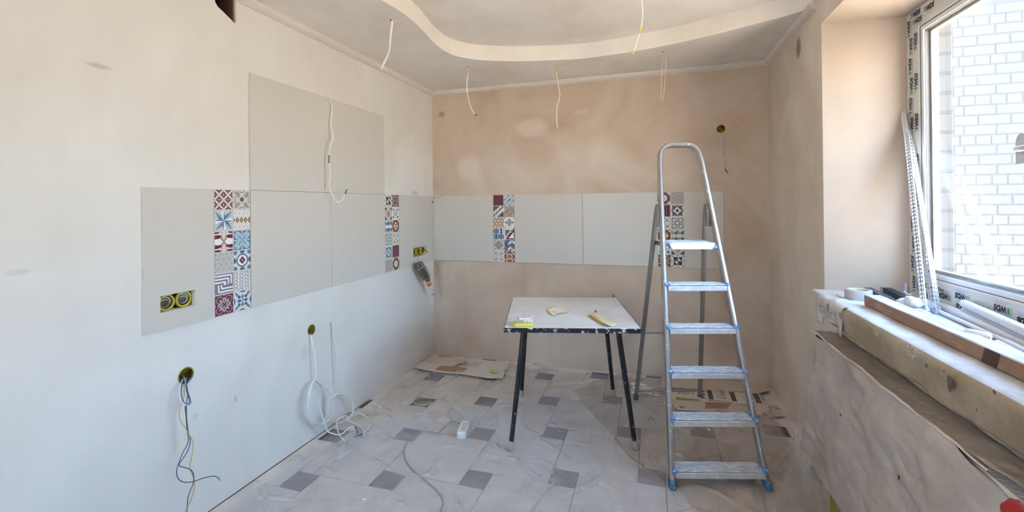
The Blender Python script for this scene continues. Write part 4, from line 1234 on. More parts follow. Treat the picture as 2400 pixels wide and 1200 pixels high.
M_wood = spotmat('plank_wood', (150, 116, 92), (186, 160, 140), scale=16, lo=0.55, hi=0.75, rough=0.7, stretch=(1, .35, 1))
M_woodtop = spotmat('plank_dusty', (176, 180, 192), (218, 220, 226), scale=40, lo=0.4, hi=0.6, rough=0.8, stretch=(1, .12, 1))
p0 = onz(2025, 715, SILL+0.006)
plank = empty('wooden_plank', (p0.x, p0.y, SILL+0.006)); tag(plank, 'long brown wooden plank lying on the sill, its top white with dust', 'plank')
b = MB(); b.bbox((0, -1.20, 0), (0.060, 0, 0.046), 0.003)
for i, f in enumerate(b.f):
    if min(b.v[k][2] for k in f) > 0.0425: b.m[i] = 1
b.obj('plank_body', [M_wood, M_woodtop], plank)
yk = onx(2318, 838, p0.x).y - p0.y
b = MB(); b.add([(-0.0008, yk-0.030, 0.002), (-0.0008, yk+0.030, 0.001), (-0.0008, yk+0.014, 0.044), (-0.0008, yk-0.044, 0.044)], [(0, 3, 2, 1)])
b.obj('dark_knot', mat('knot_dark', (78, 58, 48), 0.8, var=0.15, vscale=60), plank)

M_blk = spotmat('bar_dark', (70, 66, 74), (134, 128, 134), scale=60, lo=0.5, hi=0.7, rough=0.7)
M_blk2 = spotmat('bar_black', (48, 48, 54), (110, 108, 112), scale=50, lo=0.56, hi=0.75, rough=0.6)
for (qa, qb, m_, lb, za, zb) in (((2034, 680), (2082, 703), M_blk, 'dusty grey bar propped on the sill next to the tape roll', 0.030, 0.016), ((2078, 680), (2118, 700), M_blk2, 'black bar with a pale end lying behind the grey bar on the sill', 0.034, 0.022)):
    A = onz(qa[0], qa[1], SILL+za); B = onz(qb[0], qb[1], SILL+zb); d_ = (B-A); L = d_.length; d_.normalize()
    side = d_.cross(Vector((0, 0, 1))).normalized(); upv = side.cross(d_)
    b = MB(); b.bbox((0, -0.016, -0.014), (L, 0.016, 0.014), 0.003)
    o = b.obj('metal_bar', m_, None, frame(A, d_, -side, upv)); tag(o, lb, 'bar')
    if m_ is M_blk2:
        b = MB(); b.bbox((-0.022, -0.0165, -0.0145), (0.002, 0.0165, 0.0145), 0.003); b.obj('end_cap', mat('bar_pale', (168, 160, 152), 0.7, var=.2, vscale=50), o)
# crumpled white plastic
M_crump = mat('white_plastic_bag', (222, 223, 226), 0.45, bump=0.3, bscale=30)
crs = [((2092, 716), 0.020), ((2108, 720), 0.022), ((2128, 716), 0.030), ((2150, 722), 0.026), ((2140, 708), 0.024), ((2172, 716), 0.024), ((2160, 736), 0.020)]
b = MB()
for i, (q, r) in enumerate(crs):
    c = onz(q[0], q[1], SILL+r*0.8+0.03*(i == 4)); k_ = lump((c.x, c.y, c.z), r, i*2.3, 0.4, 16, 10, (1.2, 1.3, 0.85))
    b.add(k_.v, k_.f, 0, True)
o = b.obj('crumpled_bag', M_crump); tag(o, 'crumpled white plastic bag behind the plank at the foot of the corner beads', 'bag')
# white conduit pipes
M_pipe = mat('conduit_white', (214, 215, 217), 0.35)
def pipe(pts, r, lb, cap=True):
    P_ = [onz(px, py, z) for px, py, z in pts]; P_.append(P_[-1] + (P_[-1]-P_[-2]).normalized()*0.45)
    b = MB(); b.tube(P_, r, 14); o = b.obj('conduit_pipe', M_pipe); tag(o, lb, 'pipe', 'white conduit pipes on the sill'); return o
pipe([(2208, 716, SILL+0.017), (2400, 806, SILL+0.017)], 0.0165, 'thick white conduit pipe running along the middle of the sill')
pipe([(2262, 712, SILL+0.058), (2400, 774, SILL+0.058)], 0.0165, 'white conduit pipe on top of the pile closest to the window frame')
P_ = [onz(2262, 712, SILL+0.058)+Vector((0.012, 0.02, -0.036)), onz(2400, 774, SILL+0.058)+Vector((0.012, 0, -0.036))]; P_.append(P_[1]+(P_[1]-P_[0]).normalized()*0.45)
b = MB(); b.tube(P_, 0.0195, 14); tag(b.obj('conduit_pipe', M_pipe), 'white conduit pipe underneath the pile against the window frame', 'pipe', 'white conduit pipes on the sill')
pipe([(2204, 731, SILL+0.010), (2262, 757, SILL+0.010)], 0.008, 'thin white conduit beside the thick pipe, starting at the beads')
pipe([(2338, 806, SILL+0.013), (2400, 838, SILL+0.013)], 0.0125, 'short rounded white conduit end next to the plank')
pipe([(2360, 802, SILL+0.012), (2400, 822, SILL+0.012)], 0.0115, 'short rounded white conduit end between plank and thick pipe')
A = onz(2262, 776, SILL+0.052); B = onz(2322, 790, SILL+0.050); d_ = B-A
tube_ = empty('sealant_tube', A); tag(tube_, 'stubby white tube with a dirty end lying on the plank', 'tube')
b = MB(); b.tube([A-A, d_*0.12, d_*0.55, d_*0.92, d_], [0.006, 0.0105, 0.0115, 0.0115, 0.009], 14); b.obj('tube_body', spotmat('tube_white', (232, 230, 226), (170, 160, 150), scale=60, lo=0.6, hi=0.75), tube_)
b = MB(); b.tube([d_*0.90, d_*1.02], [0.0119, 0.008], 14); b.obj('tube_end', spotmat('tube_dirty', (206, 196, 170), (50, 44, 40), scale=70, lo=0.52, hi=0.6), tube_)

# ---- perforated corner beads leaning on the window
M_bead = mat('galvanised_bead', (206, 206, 212), 0.35, metal=0.55, var=0.08, vscale=40)
def bead(pa, pb, roll_, lb):
    A = Vector(pa); B = Vector(pb); d_ = (B-A); L = d_.length; d_.normalize()
    s_ = d_.cross(Vector((0, 0, 1))); s_ = s_.normalized() if s_.length > .05 else Vector((1, 0, 0))
    s_ = Matrix.Rotation(roll_, 3, d_) @ s_; n_ = s_.cross(d_)
    rows_ = int(L/0.0085); b = MB(); cols = [0, 0.004, 0.0085, 0.0115, 0.016, 0.019, 0.0235]
    for ax, ay in ((s_, n_), (n_, s_)):
        vs = [A + d_*(L*j/rows_) + ax*c for j in range(rows_+1) for c in cols]
        nc = len(cols); fs = []
        for j in range(rows_):
            for i in range(nc-1):
                if (i in (1, 4)) and j % 2 == 0: continue
                if i == 3 and j % 2 == 1 and False: continue
                a_ = j*nc+i; fs.append((a_, a_+1, a_+nc+1, a_+nc))
        b.add(vs, fs)
    b.tube([A, B], 0.0022, 6)
    o = b.obj('corner_bead', M_bead); tag(o, lb, 'corner bead', 'perforated corner beads leaning on the window')
    return o
zb_ = SILL+0.02
bead(onz(2160, 738, SILL+0.003), onx(2114, 263, 3.085), 0.5, 'perforated metal corner bead leaning on the window, nearer the reveal')
bead(onz(2196, 736, SILL+0.003), onx(2122, 264, 3.090), 2.2, 'perforated metal corner bead leaning on the window, nearer the glass')
b = MB(); b.tube(spline([onz(2119, 683, SILL+0.05), onz(2130, 690, SILL+0.035), onz(2150, 684, SILL+0.03), onz(2175, 682, SILL+0.03)], 6), 0.003, 6)
tag(b.obj('plastic_strap', mat('strap_white', (222, 226, 236), 0.4)), 'thin white plastic strap curving behind the crumpled bag on the sill', 'strap')
b = MB(); b.tube([onz(2122, 704, SILL+0.002), onz(2122, 704, SILL+0.002)+Vector((0.004, 0.006, 0.075))], 0.0042, 8)
tag(b.obj('plastic_stick', mat('stick_blue', (150, 170, 214), 0.4)), 'short pale blue plastic stick standing among the clutter on the sill', 'stick')
A = onz(2120, 700, SILL+0.012); B = onz(2178, 706, SILL+0.012)
b = MB(); d_ = (B-A); L = d_.length; d_.normalize(); side = d_.cross(Vector((0, 0, 1))).normalized()
b.bbox((0, -0.02, -0.008), (L, 0.02, 0.008), 0.003); o = b.obj('blue_profile', spotmat('profile_blue', (120, 150, 200), (214, 220, 232), scale=30, lo=0.45, hi=0.6), None, frame(A, d_, -side, side.cross(d_)))
tag(o, 'pale blue plastic profile lying under the window frame corner', 'profile')
# ------------------------------------------------------------------ boxes, cables, lamp
M_olive = mat('box_olive', (150, 136, 34), 0.45, var=0.15, vscale=60); M_yel = mat('box_yellow', (206, 190, 56), 0.4, var=0.06)
M_wirew = mat('cable_white', (232, 230, 228), 0.5); M_wireg = mat('cable_grey', (188, 182, 172), 0.6); M_cream = mat('cable_cream', (242, 238, 230), 0.5)
M_wblue = mat('wire_blue', (92, 106, 168), 0.45); M_wnavy = mat('wire_slate', (74, 80, 100), 0.5); M_wyel = mat('wire_yellow', (208, 172, 96), 0.5)
M_tip = mat('tape_tip_black', (34, 28, 28), 0.6); M_ytape = mat('tape_yellow', (228, 180, 40), 0.5); M_gtip = mat('tip_green', (24, 110, 92), 0.5); M_btip = mat('tip_blue', (64, 74, 140), 0.5)
M_ivory = mat('gypsum_fill', (214, 206, 200), 0.8, var=0.08, vscale=60)

def cup(name, mtx, r, lb, depth=0.046):
    root = bpy.data.objects.new(name, None); COL.objects.link(root); root.matrix_basis = mtx; root.empty_display_size = .03
    b = MB(); b.lathe([(r*0.96, -0.001), (r*0.90, -0.001), (r*0.88, -depth+0.002), (0.0005, -depth+0.002), (0.0005, -depth), (r*0.96, -depth), (r*0.96, -0.001)], 22); recalc(b.obj('box_cup', M_olive, root))
    b = MB(); b.lathe([(r*0.97, -0.006), (r*0.97, 0.0006), (r*0.84, 0.0006), (r*0.84, -0.006), (r*0.97, -0.006)], 22); recalc(b.obj('box_rim', M_olive, root))
    return tag(root, lb, 'wall box')
FL_ = lambda y, z: frame((0, y, z), (0, 1, 0), (0, 0, 1), (1, 0, 0))
cup('wiring_box', FL_(BOX_L[0][0], BOX_L[0][1]), BOX_L[0][2], 'round olive wall box with coloured wires, lowest on the left wall')
cup('wiring_box', FL_(BOX_L[1][0], BOX_L[1][1]), BOX_L[1][2], 'round olive wall box above the white cable coil on the left wall')
cup('wiring_box', frame((BOX_B[0], 0, BOX_B[1]), (1, 0, 0), (0, 0, 1), (0, -1, 0)), BOX_B[2], 'round olive wall box high on the back wall near the right corner')

def socket_row(y0, y1, z0, z1, n, lb, r, mring, mbed=None):
    root = empty('socket_boxes', (-0.03, (y0+y1)/2, (z0+z1)/2)); tag(root, lb, 'socket box')
    yc, zc = (y0+y1)/2, (z0+z1)/2
    b = MB(); b.box((-0.026, y0-yc+0.001, z0-zc+0.001), (-0.022, y1-yc-0.001, z1-zc-0.001)); b.obj('plaster_bed', mbed or M_ivory, root)
    for i in range(n):
        y = y0 + (i+0.5)*(y1-y0)/n - yc
        m_ = frame((0.018, y, 0), (0, 1, 0), (0, 0, 1), (1, 0, 0))
        b = MB(); b.lathe([(r, -0.012), (r, 0.004), (r*0.80, 0.004), (r*0.80, -0.004), (r, -0.012)], 24)
        ring_o = recalc(b.obj('box_ring', mring, root, m_))
        b = MB(); b.lathe([(r*0.81, -0.003), (r*0.79, -0.036), (0.0005, -0.036)], 20); b.obj('box_inside', mat('box_inside_shade', (104, 92, 34), 0.6, var=0.2, vscale=70), ring_o)  # interior coloured darker than the ring to carry the shade of the recess
    return root
sr = socket_row(-2.452, -2.304, 0.962, 1.031, 2, 'pair of yellow socket boxes stuffed with coiled wires in the left tile', 0.0345, M_yel)
st = socket_row(-0.387, -0.149, 0.953, 1.031, 3, 'row of three yellow socket boxes near the back corner above the work lamp', 0.0360, M_yel, M_olive)
for i, s_ in enumerate((-1, 1)):
    for k_, (rr2, m_) in enumerate(((0.0245, M_wirew), (0.020, M_wnavy), (0.0225, M_wirew), (0.016, M_wirew), (0.018, M_wblue))):
        c = Vector((0.004+0.004*k_, s_*0.037 - 0.004*k_*(0.6 if s_ < 0 else 0.2), 0.0015*(k_ % 3)-0.002)); tl = 0.3+0.25*k_
        pts = [c + Vector((0.006*sin(a+tl), rr2*cos(a), rr2*sin(a))) for a in [2*pi*j/20 for j in range(20)]]
        b = MB(); b.tube(pts, 0.0021, 6, close=True); b.obj('wire_coil', m_, sr)
for i in range(3):
    c = Vector((0.006, -0.0795+0.0795*i, -0.002)); b = MB()
    b.tube([c + Vector((0.004*sin(a*2), 0.019*cos(a), 0.02*sin(a))) for a in [2*pi*j/16 for j in range(16)]], 0.002, 6, close=True); b.obj('wire_coil', M_wnavy if i else M_wirew, st)

def pts3(lst):
    out = []
    for e_ in lst:
        px, py, ax, v = e_
        out.append({'x': onx, 'y': ony, 'z': onz}[ax](px, py, v))
    return out
def cable(name, lst, r, m, lb, cat='cable', tips=(), n=7, parent=None, group=None):
    P_ = pts3(lst); path = spline(P_, n)
    root = None
    b = MB(); b.tube(path, r, 8)
    if tips and parent is None:
        root = empty(name, P_[0]); o = b; o.v = [tuple(Vector(q)-P_[0]) for q in o.v]; o.obj('cable_sheath', m, root)
        for t0, t1, tm, k_ in tips:
            i0, i1 = int(t0*(len(path)-1)), max(int(t0*(len(path)-1))+1, int(round(t1*(len(path)-1))))
            seg = [p_-P_[0] for p_ in path[i0:i1+1]]
            if len(seg) < 2: seg = [path[-2]-P_[0], path[-1]-P_[0]]
            c = MB(); c.tube(seg, r*k_, 8); c.obj('cable_tip', tm, root)
        tag(root, lb, cat, group); return root
    o = b.obj(name, m, parent)
    if parent is None: tag(o, lb, cat, group)
    return o

# ceiling drops
y = -1.563
cable('hanging_cable', [(919,47,'y',y),(914,90,'y',y),(912,121,'y',y),(899,146,'y',y),(893,162,'y',y+.01),(898,155,'y',y+.02),(911,124,'y',y+.02),(916,92,'y',y+.02),(921,48,'y',y+.02)], 0.0032, M_cream, 'looped white cable hanging from the lowered ceiling close to the left wall')
cable('hanging_cable', [(1097,158,'y',-.595),(1097,172,'y',-.595),(1094,200,'y',-.595),(1097,226,'y',-.595),(1103,250,'y',-.595),(1112,267,'y',-.595),(1119,271,'y',-.595)], 0.0034, M_cream, 'single white cable with a black tip and yellow tape hanging left of centre', tips=((0.10, 0.17, M_ytape, 1.35), (0.86, 1.0, M_tip, 1.05)))
cable('hanging_cable', [(1305,153,'y',-.42),(1304.5,170,'y',-.42),(1308,197,'y',-.42),(1312,225,'y',-.42),(1306,250,'y',-.42),(1305,285,'y',-.42),(1308,301,'y',-.42)], 0.0030, M_cream, 'single white cable with yellow tape at the ceiling hanging near the middle', tips=((0.07, 0.15, M_ytape, 1.35),))
ya = onz(1496, -46, ZU).y
cable('hanging_cable', [(1496,-46,'y',ya),(1502,-10,'y',ya),(1506,30,'y',ya),(1504,55,'y',ya),(1499,75,'y',ya),(1490,105,'y',ya),(1483,127,'y',ya)], 0.0034, M_wirew, 'white cable with two bands of yellow tape hanging from the raised ceiling', tips=((0.60, 0.69, M_ytape, 1.3), (0.95, 1.0, M_ytape, 1.4)))
y = -.49
cable('hanging_cable', [(1555,121,'y',y),(1552,150,'y',y),(1550,195,'y',y),(1549,228,'y',y),(1552,236,'y',y),(1555,228,'y',y),(1558,190,'y',y+.01),(1561,155,'y',y+.01),(1558,121,'y',y+.01)], 0.0028, mat('cable_painted', (206, 192, 180), 0.7), 'plaster-coated looped cable hanging above the step ladder')
for px, py in ((917, 47), (1097, 158), (1305, 154), (1554, 121)):
    c = onz(px, py, ZC-0.0006); b = MB(); b.lathe([(0.0085, 0), (0.0005, 0)], 10, mtx=Matrix.Translation(c)); b.obj('cable_hole', M_black, bpy.data.objects['ceiling_border'])

# back wall, corner, seam cables
cable('wall_cable', [(1688,312,'y',-.004),(1692,335,'y',-.016),(1695,360,'y',-.02),(1694,372,'y',-.025),(1700,367,'y',-.03),(1698,378,'y',-.03),(1694,386,'y',-.025),(1699,396,'y',-.02),(1706,406,'y',-.018)], 0.0042, mat('cable_painted2', (206, 194, 186), 0.7), 'short whitish cable with a black tip hanging from the box on the back wall', tips=((0.88, 1.0, M_tip, 1.05),))
cable('corner_cable', [(1035,452,'y',-.004),(1037,456,'y',-.02),(1032,462,'y',-.03),(1024,463,'y',-.03),(1018,463,'y',-.03),(1015,471,'y',-.035),(1012,477,'y',-.04)], 0.0036, M_wireg, 'bit of grey cable poking out of the back corner above the tiles', tips=((0.84, 1.0, M_tip, 1.05),))
cable('seam_cable', [(770,231,'x',.013),(778,252,'x',.022),(775,290,'x',.03),(781,322,'x',.045),(774,345,'x',.05),(771,378,'x',.05),(774,408,'x',.05),(772,434,'x',.05),(780,460,'x',.055),(792,474,'x',.06),(804,465,'x',.065),(813,444,'x',.065)], 0.0034, M_wirew, 'white cable with green tips hanging out of the seam between the upper tiles', tips=((0.42, 0.465, M_gtip, 1.1), (0.955, 1.0, M_gtip, 1.1)))
cable('corner_cable', [(1021,775,'y',-.012),(1027,800,'y',-.02),(1034,825,'y',-.05),(1040,838,'z',.02),(1062,846,'z',.02),(1075,852,'z',.03),(1084,850,'z',.03),(1083,856,'z',.02),(1074,860,'z',.015),(1072,866,'z',.012),(1055,868,'z',.012),(1022,871,'z',.008),(1004,877,'z',.006),(1007,888,'z',.006),(1003,902,'z',.006),(990,916,'z',.007),(1003,923,'z',.007),(1019,931,'z',.006),(1021,939,'z',.006),(1005,947,'z',.006),(984,950,'z',.006),(970,943,'z',.006),(972,934,'z',.006),(985,919,'z',.013),(1008,911,'z',.006),(1042,897,'z',.006),(1064,884,'z',.008),(1074,875,'z',.014)], 0.0040, mat('cable_beige', (206, 192, 172), 0.6), 'beige cable running from the back corner over the cardboard in a floor loop')

# coil 1: out of the round box, three turns against the wall
def coil(cx, cy, rx, ry, turns, x0, x1, ph=0.0, n=14):
    return [(cx + rx*sin(ph+2*pi*k/n), cy - ry*cos(ph+2*pi*k/n), 'x', x0 + (x1-x0)*k/(turns*n)) for k in range(int(turns*n)+1)]
c1 = [(727,783,'x',.004),(731,797,'x',.02),(738,840,'x',.035),(741,880,'x',.04)] + coil(746, 942, 25, 52, 2.0, .03, .06, -.2) + coil(752, 948, 30, 46, 0.9, .07, .08, 0.3)[1:] + \
     [(764,1002,'x',.09),(780,1016,'z',.03),(800,1018,'z',.02),(818,1003,'z',.02),(830,1000,'z',.03),(837,1008,'z',.02),(838,1016,'z',.012)]
cable('cable_coil', c1, 0.0036, M_wirew, 'coil of white cable with a blue tip hanging from the olive wall box', tips=((0.965, 1.0, M_btip, 1.1),))
c2 = [(776,759,'x',.004),(782,775,'x',.02),(789,840,'x',.04),(797,915,'x',.05)] + coil(800, 955, 27, 32, 1.5, .04, .07, -.5) + coil(797, 957, 32, 34, 1.0, .075, .085, 2.6)[1:] + \
     [(812,975,'x',.09),(790,985,'x',.10),(792,1010,'z',.02),(806,1032,'z',.008),(830,1042,'z',.006),(848,1030,'z',.006),(853,1012,'z',.006),(842,998,'z',.01),(815,985,'z',.03),(800,975,'z',.04),(815,964,'z',.04),(845,970,'z',.02),(870,986,'z',.008),(866,1000,'z',.008),(853,1013,'z',.012),(842,1020,'z',.012),(831,1023,'z',.008)]
cable('cable_coil', c2, 0.0038, mat('cable_white_warm', (226, 222, 218), 0.5), 'coil of white cable trailing from a small hole onto the floor tiles', tips=((0.97, 1.0, M_btip, 1.1),))

# wire bundle lowest on the left wall
wb_ = empty('wire_bundle', onx(436, 880, 0.0)); tag(wb_, 'tangle of yellow, blue and slate wires hanging from the lowest wall box', 'wires')
def wire(lst, r, m):
    P_ = pts3(lst); o0 = onx(436, 880, 0.0); b = MB(); b.tube([p_-o0 for p_ in spline(P_, 7)], r*0.72, 7); b.obj('wire', m, wb_)
X_ = lambda *q: [(a, b_, 'x', c) for a, b_, c in q]
wire(X_((428,888,.0),(422,905,.03),(421,930,.05),(428,946,.06),(440,950,.06),(446,944,.05),(443,930,.04),(436,905,.02),(433,885,.0)), 0.0026, M_wirew)
wire(X_((431,886,.0),(426,905,.03),(425,925,.05),(431,942,.06),(442,948,.06),(447,941,.05),(441,920,.035),(434,900,.02),(430,880,.0)), 0.0026, M_wblue)
wire(X_((438,885,.0),(433,905,.03),(432,925,.04),(427,940,.05),(420,965,.06),(423,985,.06),(434,1003,.07),(445,1022,.075),(453,1040,.08),(450,1068,.08),(445,1095,.08),(452,1115,.085),(456,1135,.085),(450,1165,.09),(438,1190,.09),(428,1206,.09)), 0.0024, M_wyel)
wire(X_((434,890,.0),(437,915,.03),(444,938,.05),(440,949,.055),(434,952,.055),(436,975,.06),(438,1005,.065),(441,1035,.07),(428,1062,.08),(419,1085,.085),(414,1105,.09),(418,1122,.10),(432,1130,.11),(455,1128,.12),(478,1120,.125),(500,1116,.13),(510,1119,.13),(515,1126,.13)), 0.0025, M_wnavy)
wire(X_((436,892,.0),(440,920,.03),(437,950,.05),(438,985,.055),(441,1010,.06),(446,1035,.065),(438,1060,.07),(425,1080,.075),(420,1091,.08),(434,1096,.085),(448,1102,.09),(454,1115,.09),(452,1135,.09),(444,1155,.09),(440,1170,.09),(438,1206,.09)), 0.0025, M_wnavy)
wire(X_((446,886,.0),(441,895,.01),(434,905,.02)), 0.0042, M_wblue)

# ---- caged work lamp hanging from the socket boxes
H0 = onx(978, 614, .055); H1 = onx(1001, 655, .075); H2 = onx(1015, 691, .095)
ax = (H1-H0).normalized(); sd = ax.cross(Vector((1, 0, 0))).normalized(); up_ = sd.cross(ax)
lamp = empty('work_lamp', H0); tag(lamp, 'hand-held work lamp with wire cage and orange handle hanging near the corner', 'lamp')
LM = frame((0, 0, 0), sd, up_, ax); cl = (H1-H0).length; hl_ = (H2-H1).length
M_cage = mat('lamp_cage', (206, 204, 200), 0.4, metal=0.6); M_lglass = mat('lamp_glass', (84, 78, 70), 0.12, var=0.1); M_or = spotmat('lamp_handle_orange', (214, 104, 70), (230, 214, 204), scale=45, lo=0.5, hi=0.6)
R0 = 0.046
b = MB(); b.lathe([(0.0005, 0.010), (0.024, 0.014), (0.037, 0.032), (0.041, 0.07), (0.040, 0.13), (0.032, cl-0.012), (0.022, cl)], 20, mtx=LM); b.obj('lamp_globe', M_lglass, lamp)
for k_ in range(6):
    a = k_*pi/3+0.3; prof_ = [(0.004, 0.0), (0.022, 0.006), (R0, 0.04), (R0, cl-0.03), (0.026, cl)]
    b = MB(); b.tube(spline([LM @ Vector((r*cos(a), r*sin(a), z)) for r, z in prof_], 5), 0.0017, 6); b.obj('cage_wire', M_cage, lamp)
for z, r in ((0.045, R0+0.0012), (cl-0.035, R0+0.0012)):
    b = MB(); b.tube([LM @ Vector((r*cos(a), r*sin(a), z)) for a in [2*pi*j/20 for j in range(20)]], 0.0018, 6, close=True); b.obj('cage_ring', M_cage, lamp)
b = MB(); b.lathe([(0.021, cl-0.002), (0.023, cl+0.004), (0.023, cl+0.012), (0.014, cl+0.016)], 16, mtx=LM); b.obj('lamp_collar', mat('collar_dark', (60, 58, 58), 0.5), lamp)
ax2 = (H2-H1).normalized(); sd2 = ax2.cross(Vector((1, 0, 0))).normalized(); LM2 = frame(H1-H0, sd2, sd2.cross(ax2), ax2)
b = MB(); b.lathe([(0.014, 0.008), (0.022, 0.014), (0.022, 0.026), (0.018, 0.030), (0.021, 0.036), (0.021, 0.060), (0.015, 0.066)], 16, mtx=LM2); hd = b.obj('lamp_handle', M_or, lamp)
b = MB(); b.lathe([(0.015, 0.064), (0.016, 0.075), (0.015, hl_-0.03), (0.013, hl_-0.012), (0.0005, hl_-0.012)], 16, mtx=LM2); b.obj('handle_grip', mat('grip_white', (214, 206, 200), 0.5), hd)
b = MB(); b.tube([LM2 @ Vector((0.0, -0.012, hl_-0.008)), LM2 @ Vector((0, 0.012, hl_-0.006))], 0.008, 8); b.obj('handle_end', mat('grip_end', (176, 100, 84), 0.6), hd)
b = MB(); b.tube(spline([onx(979, 600, .012)-H0, onx(981, 604, .03)-H0, onx(980, 609, .045)-H0, Vector((0, 0, 0))], 5), 0.002, 6); b.obj('lamp_hook', M_cage, lamp)
b = MB(); b.tube(spline([onx(992, 583, -.01), onx(997, 586, .03), onx(1002, 592, .05)], 5), 0.003, 6)
tag(b.obj('wire_end', M_tip), 'short black wire end sticking out of the third socket box', 'wire')

# ---- extension block and its cord
M_ext = mat('extension_white', (226, 225, 222), 0.35)
A = onz(1080, 1029, 0.006); B = onz(1089, 994, 0.042); B.z = 0.006
d_ = (B-A); d_.normalize(); L = 0.150; sx_ = d_.cross(Vector((0, 0, 1))).normalized()
ext = bpy.data.objects.new('extension_block', None); COL.objects.link(ext); ext.matrix_basis = frame(A, sx_, d_, (0, 0, 1)); ext.empty_display_size = .03
tag(ext, 'white three-socket extension block lying on the plastic-covered floor', 'extension block')
w_ = 0.0275; b = MB(); pr = []
for cx_, cy_, a0 in ((w_-.014, L-.014, 0), (-w_+.014, L-.014, pi/2), (-w_+.014, .014, pi), (w_-.014, .014, 1.5*pi)):
    for k_ in range(5): a = a0+k_*pi/8; pr.append((cx_+.014*cos(a), cy_+.014*sin(a)))
b.prism(pr, 0.0, 0.030); n_ = len(pr)
top = [((x)*0.90, L/2+(y-L/2)*0.95, 0.038) for x, y in pr]; low = [(x, y, 0.030) for x, y in pr]
b.add(low+top, [(i, (i+1) % n_, n_+(i+1) % n_, n_+i) for i in range(n_)] + [tuple(range(n_, 2*n_))]); b.obj('block_body', M_ext, ext)
for k_ in range(3):
    c = Matrix.Translation((0.004, 0.045+0.034*k_, 0.0385))
    b = MB(); b.lathe([(0.0165, -0.0005), (0.0165, 0.0012), (0.0140, 0.0012), (0.0135, -0.0003), (0.0005, -0.0003)], 20, mtx=c); so = b.obj('socket', mat('socket_recess', (206, 204, 198), 0.4), ext)
    b = MB()
    for s_ in (-1, 1): b.lathe([(0.0026, 0.0003), (0.0005, 0.0003)], 8, mtx=c @ Matrix.Translation((s_*0.0065, 0, 0)))
    b.obj('socket_hole', M_dark, so)
cable('power_cable', [(1079,993,'z',.022),(1068,989,'z',.026),(1058,988,'z',.026),(1048,995,'z',.016),(1036,1006,'z',.008),(1025,1014,'z',.006),(1008,1012,'z',.006),(985,1013,'z',.006),(962,1028,'z',.006),(950,1045,'z',.006),(948,1068,'z',.006),(956,1088,'z',.006),(974,1107,'z',.006),(1000,1129,'z',.006),(1022,1148,'z',.006),(1036,1168,'z',.006),(1037,1186,'z',.006),(1025,1212,'z',.006)], 0.0036, mat('cord_grey', (150, 140, 128), 0.5), 'grey cord of the extension block snaking across the floor to the camera')
# ------------------------------------------------------------------ plastic sheets on the floor, cardboard, table things
RID = []
def rdg(pts, h, w):
    P_ = [onz(px, py, 0.0) for px, py in pts]; RID.append(([(p_.x, p_.y) for p_ in P_], h, w))
rdg([(1345, 926), (1415, 1005), (1482, 1085), (1590, 1152)], 0.006, 0.012)
rdg([(1155, 1045), (1215, 1090), (1262, 1128)], 0.012, 0.018)
rdg([(560, 1168), (760, 1177), (1010, 1186)], 0.006, 0.009)
rdg([(1640, 1098), (1720, 1140), (1790, 1200)], 0.010, 0.03)
rdg([(1885, 1012), (1850, 1075), (1800, 1125), (1740, 1180)], 0.025, 0.05)
rdg([(985, 975), (1060, 945), (1180, 890)], 0.010, 0.02)
rdg([(1225, 866), (1330, 862), (1480, 872)], 0.035, 0.05)
rdg([(1290, 905), (1350, 897), (1420, 905)], 0.02, 0.03)
rdg([(835, 960), (900, 915), (965, 868)], 0.018, 0.02)
rdg([(900, 990), (1080, 985), (1190, 1010)], 0.007, 0.02)
rdg([(1540, 905), (1600, 1000), (1700, 1010)], 0.010, 0.03)
rdg([(1700, 1000), (1800, 985), (1860, 940)], 0.012, 0.03)
rdg([(1260, 1200), (1400, 1130), (1480, 1180)], 0.009, 0.02)
rdg([(1820, 960), (1870, 1000)], 0.04, 0.04)
def segd(x, y, a, c):
    vx, vy = c[0]-a[0], c[1]-a[1]; L2 = vx*vx+vy*vy
    t = max(0, min(1, ((x-a[0])*vx+(y-a[1])*vy)/L2)); return math.hypot(x-a[0]-t*vx, y-a[1]-t*vy), t
def hfilm(x, y):
    w_ = fbm(x+3, y+5, 1.3, 3)
    h = 0.0030 + 0.0045*abs(fbm(x, y, 3.2, 4)) + 0.0016*abs(fbm(x+9, y, 14, 3))
    h += 0.010*max(0.0, 0.16-abs(noise.noise(Vector((x*2.1+y*1.3+w_*0.8, y*3.4-x*0.8+w_, 1.7)))))/0.16
    h += 0.006*max(0.0, 0.12-abs(noise.noise(Vector((x*5.0-y*2.2+w_*1.5, y*4.1+x*2.0, 8.2)))))/0.12
    for P_, hh, w in RID:
        best = 0
        n_ = len(P_)-1
        for i in range(n_):
            d_, t = segd(x, y, P_[i], P_[i+1])
            if d_ < 3*w:
                s_ = (i+t)/n_; e_ = min(1, 4*min(s_+0.12, 1.12-s_)); best = max(best, hh*e_*math.exp(-(d_/w)**2))
        h += best
    # flatten where feet and boxes stand
    return h
FEET = [onz(*q, 0) for q in ((1196,1060),(1491,1058),(1222,930),(1438,928),(1575,1146),(1800,1148),(1490,936),(1640,935),(1082,1015),(1086,1000))]
def hf(x, y):
    h = hfilm(x, y)
    for f in FEET:
        d_ = math.hypot(x-f.x, y-f.y)
        if d_ < 0.10: h = 0.0012 + (h-0.0012)*max(0, (d_-0.03)/0.07) if d_ > 0.03 else 0.0012
    return h
M_fl = filmmat('floor_film', (216, 207, 199), 0.26, 0.28, 0.5, 16, fold=0.28)
M_fl2 = filmmat('floor_film_second', (228, 232, 240), 0.17, 0.25, 0.45, 12, fold=0.22)
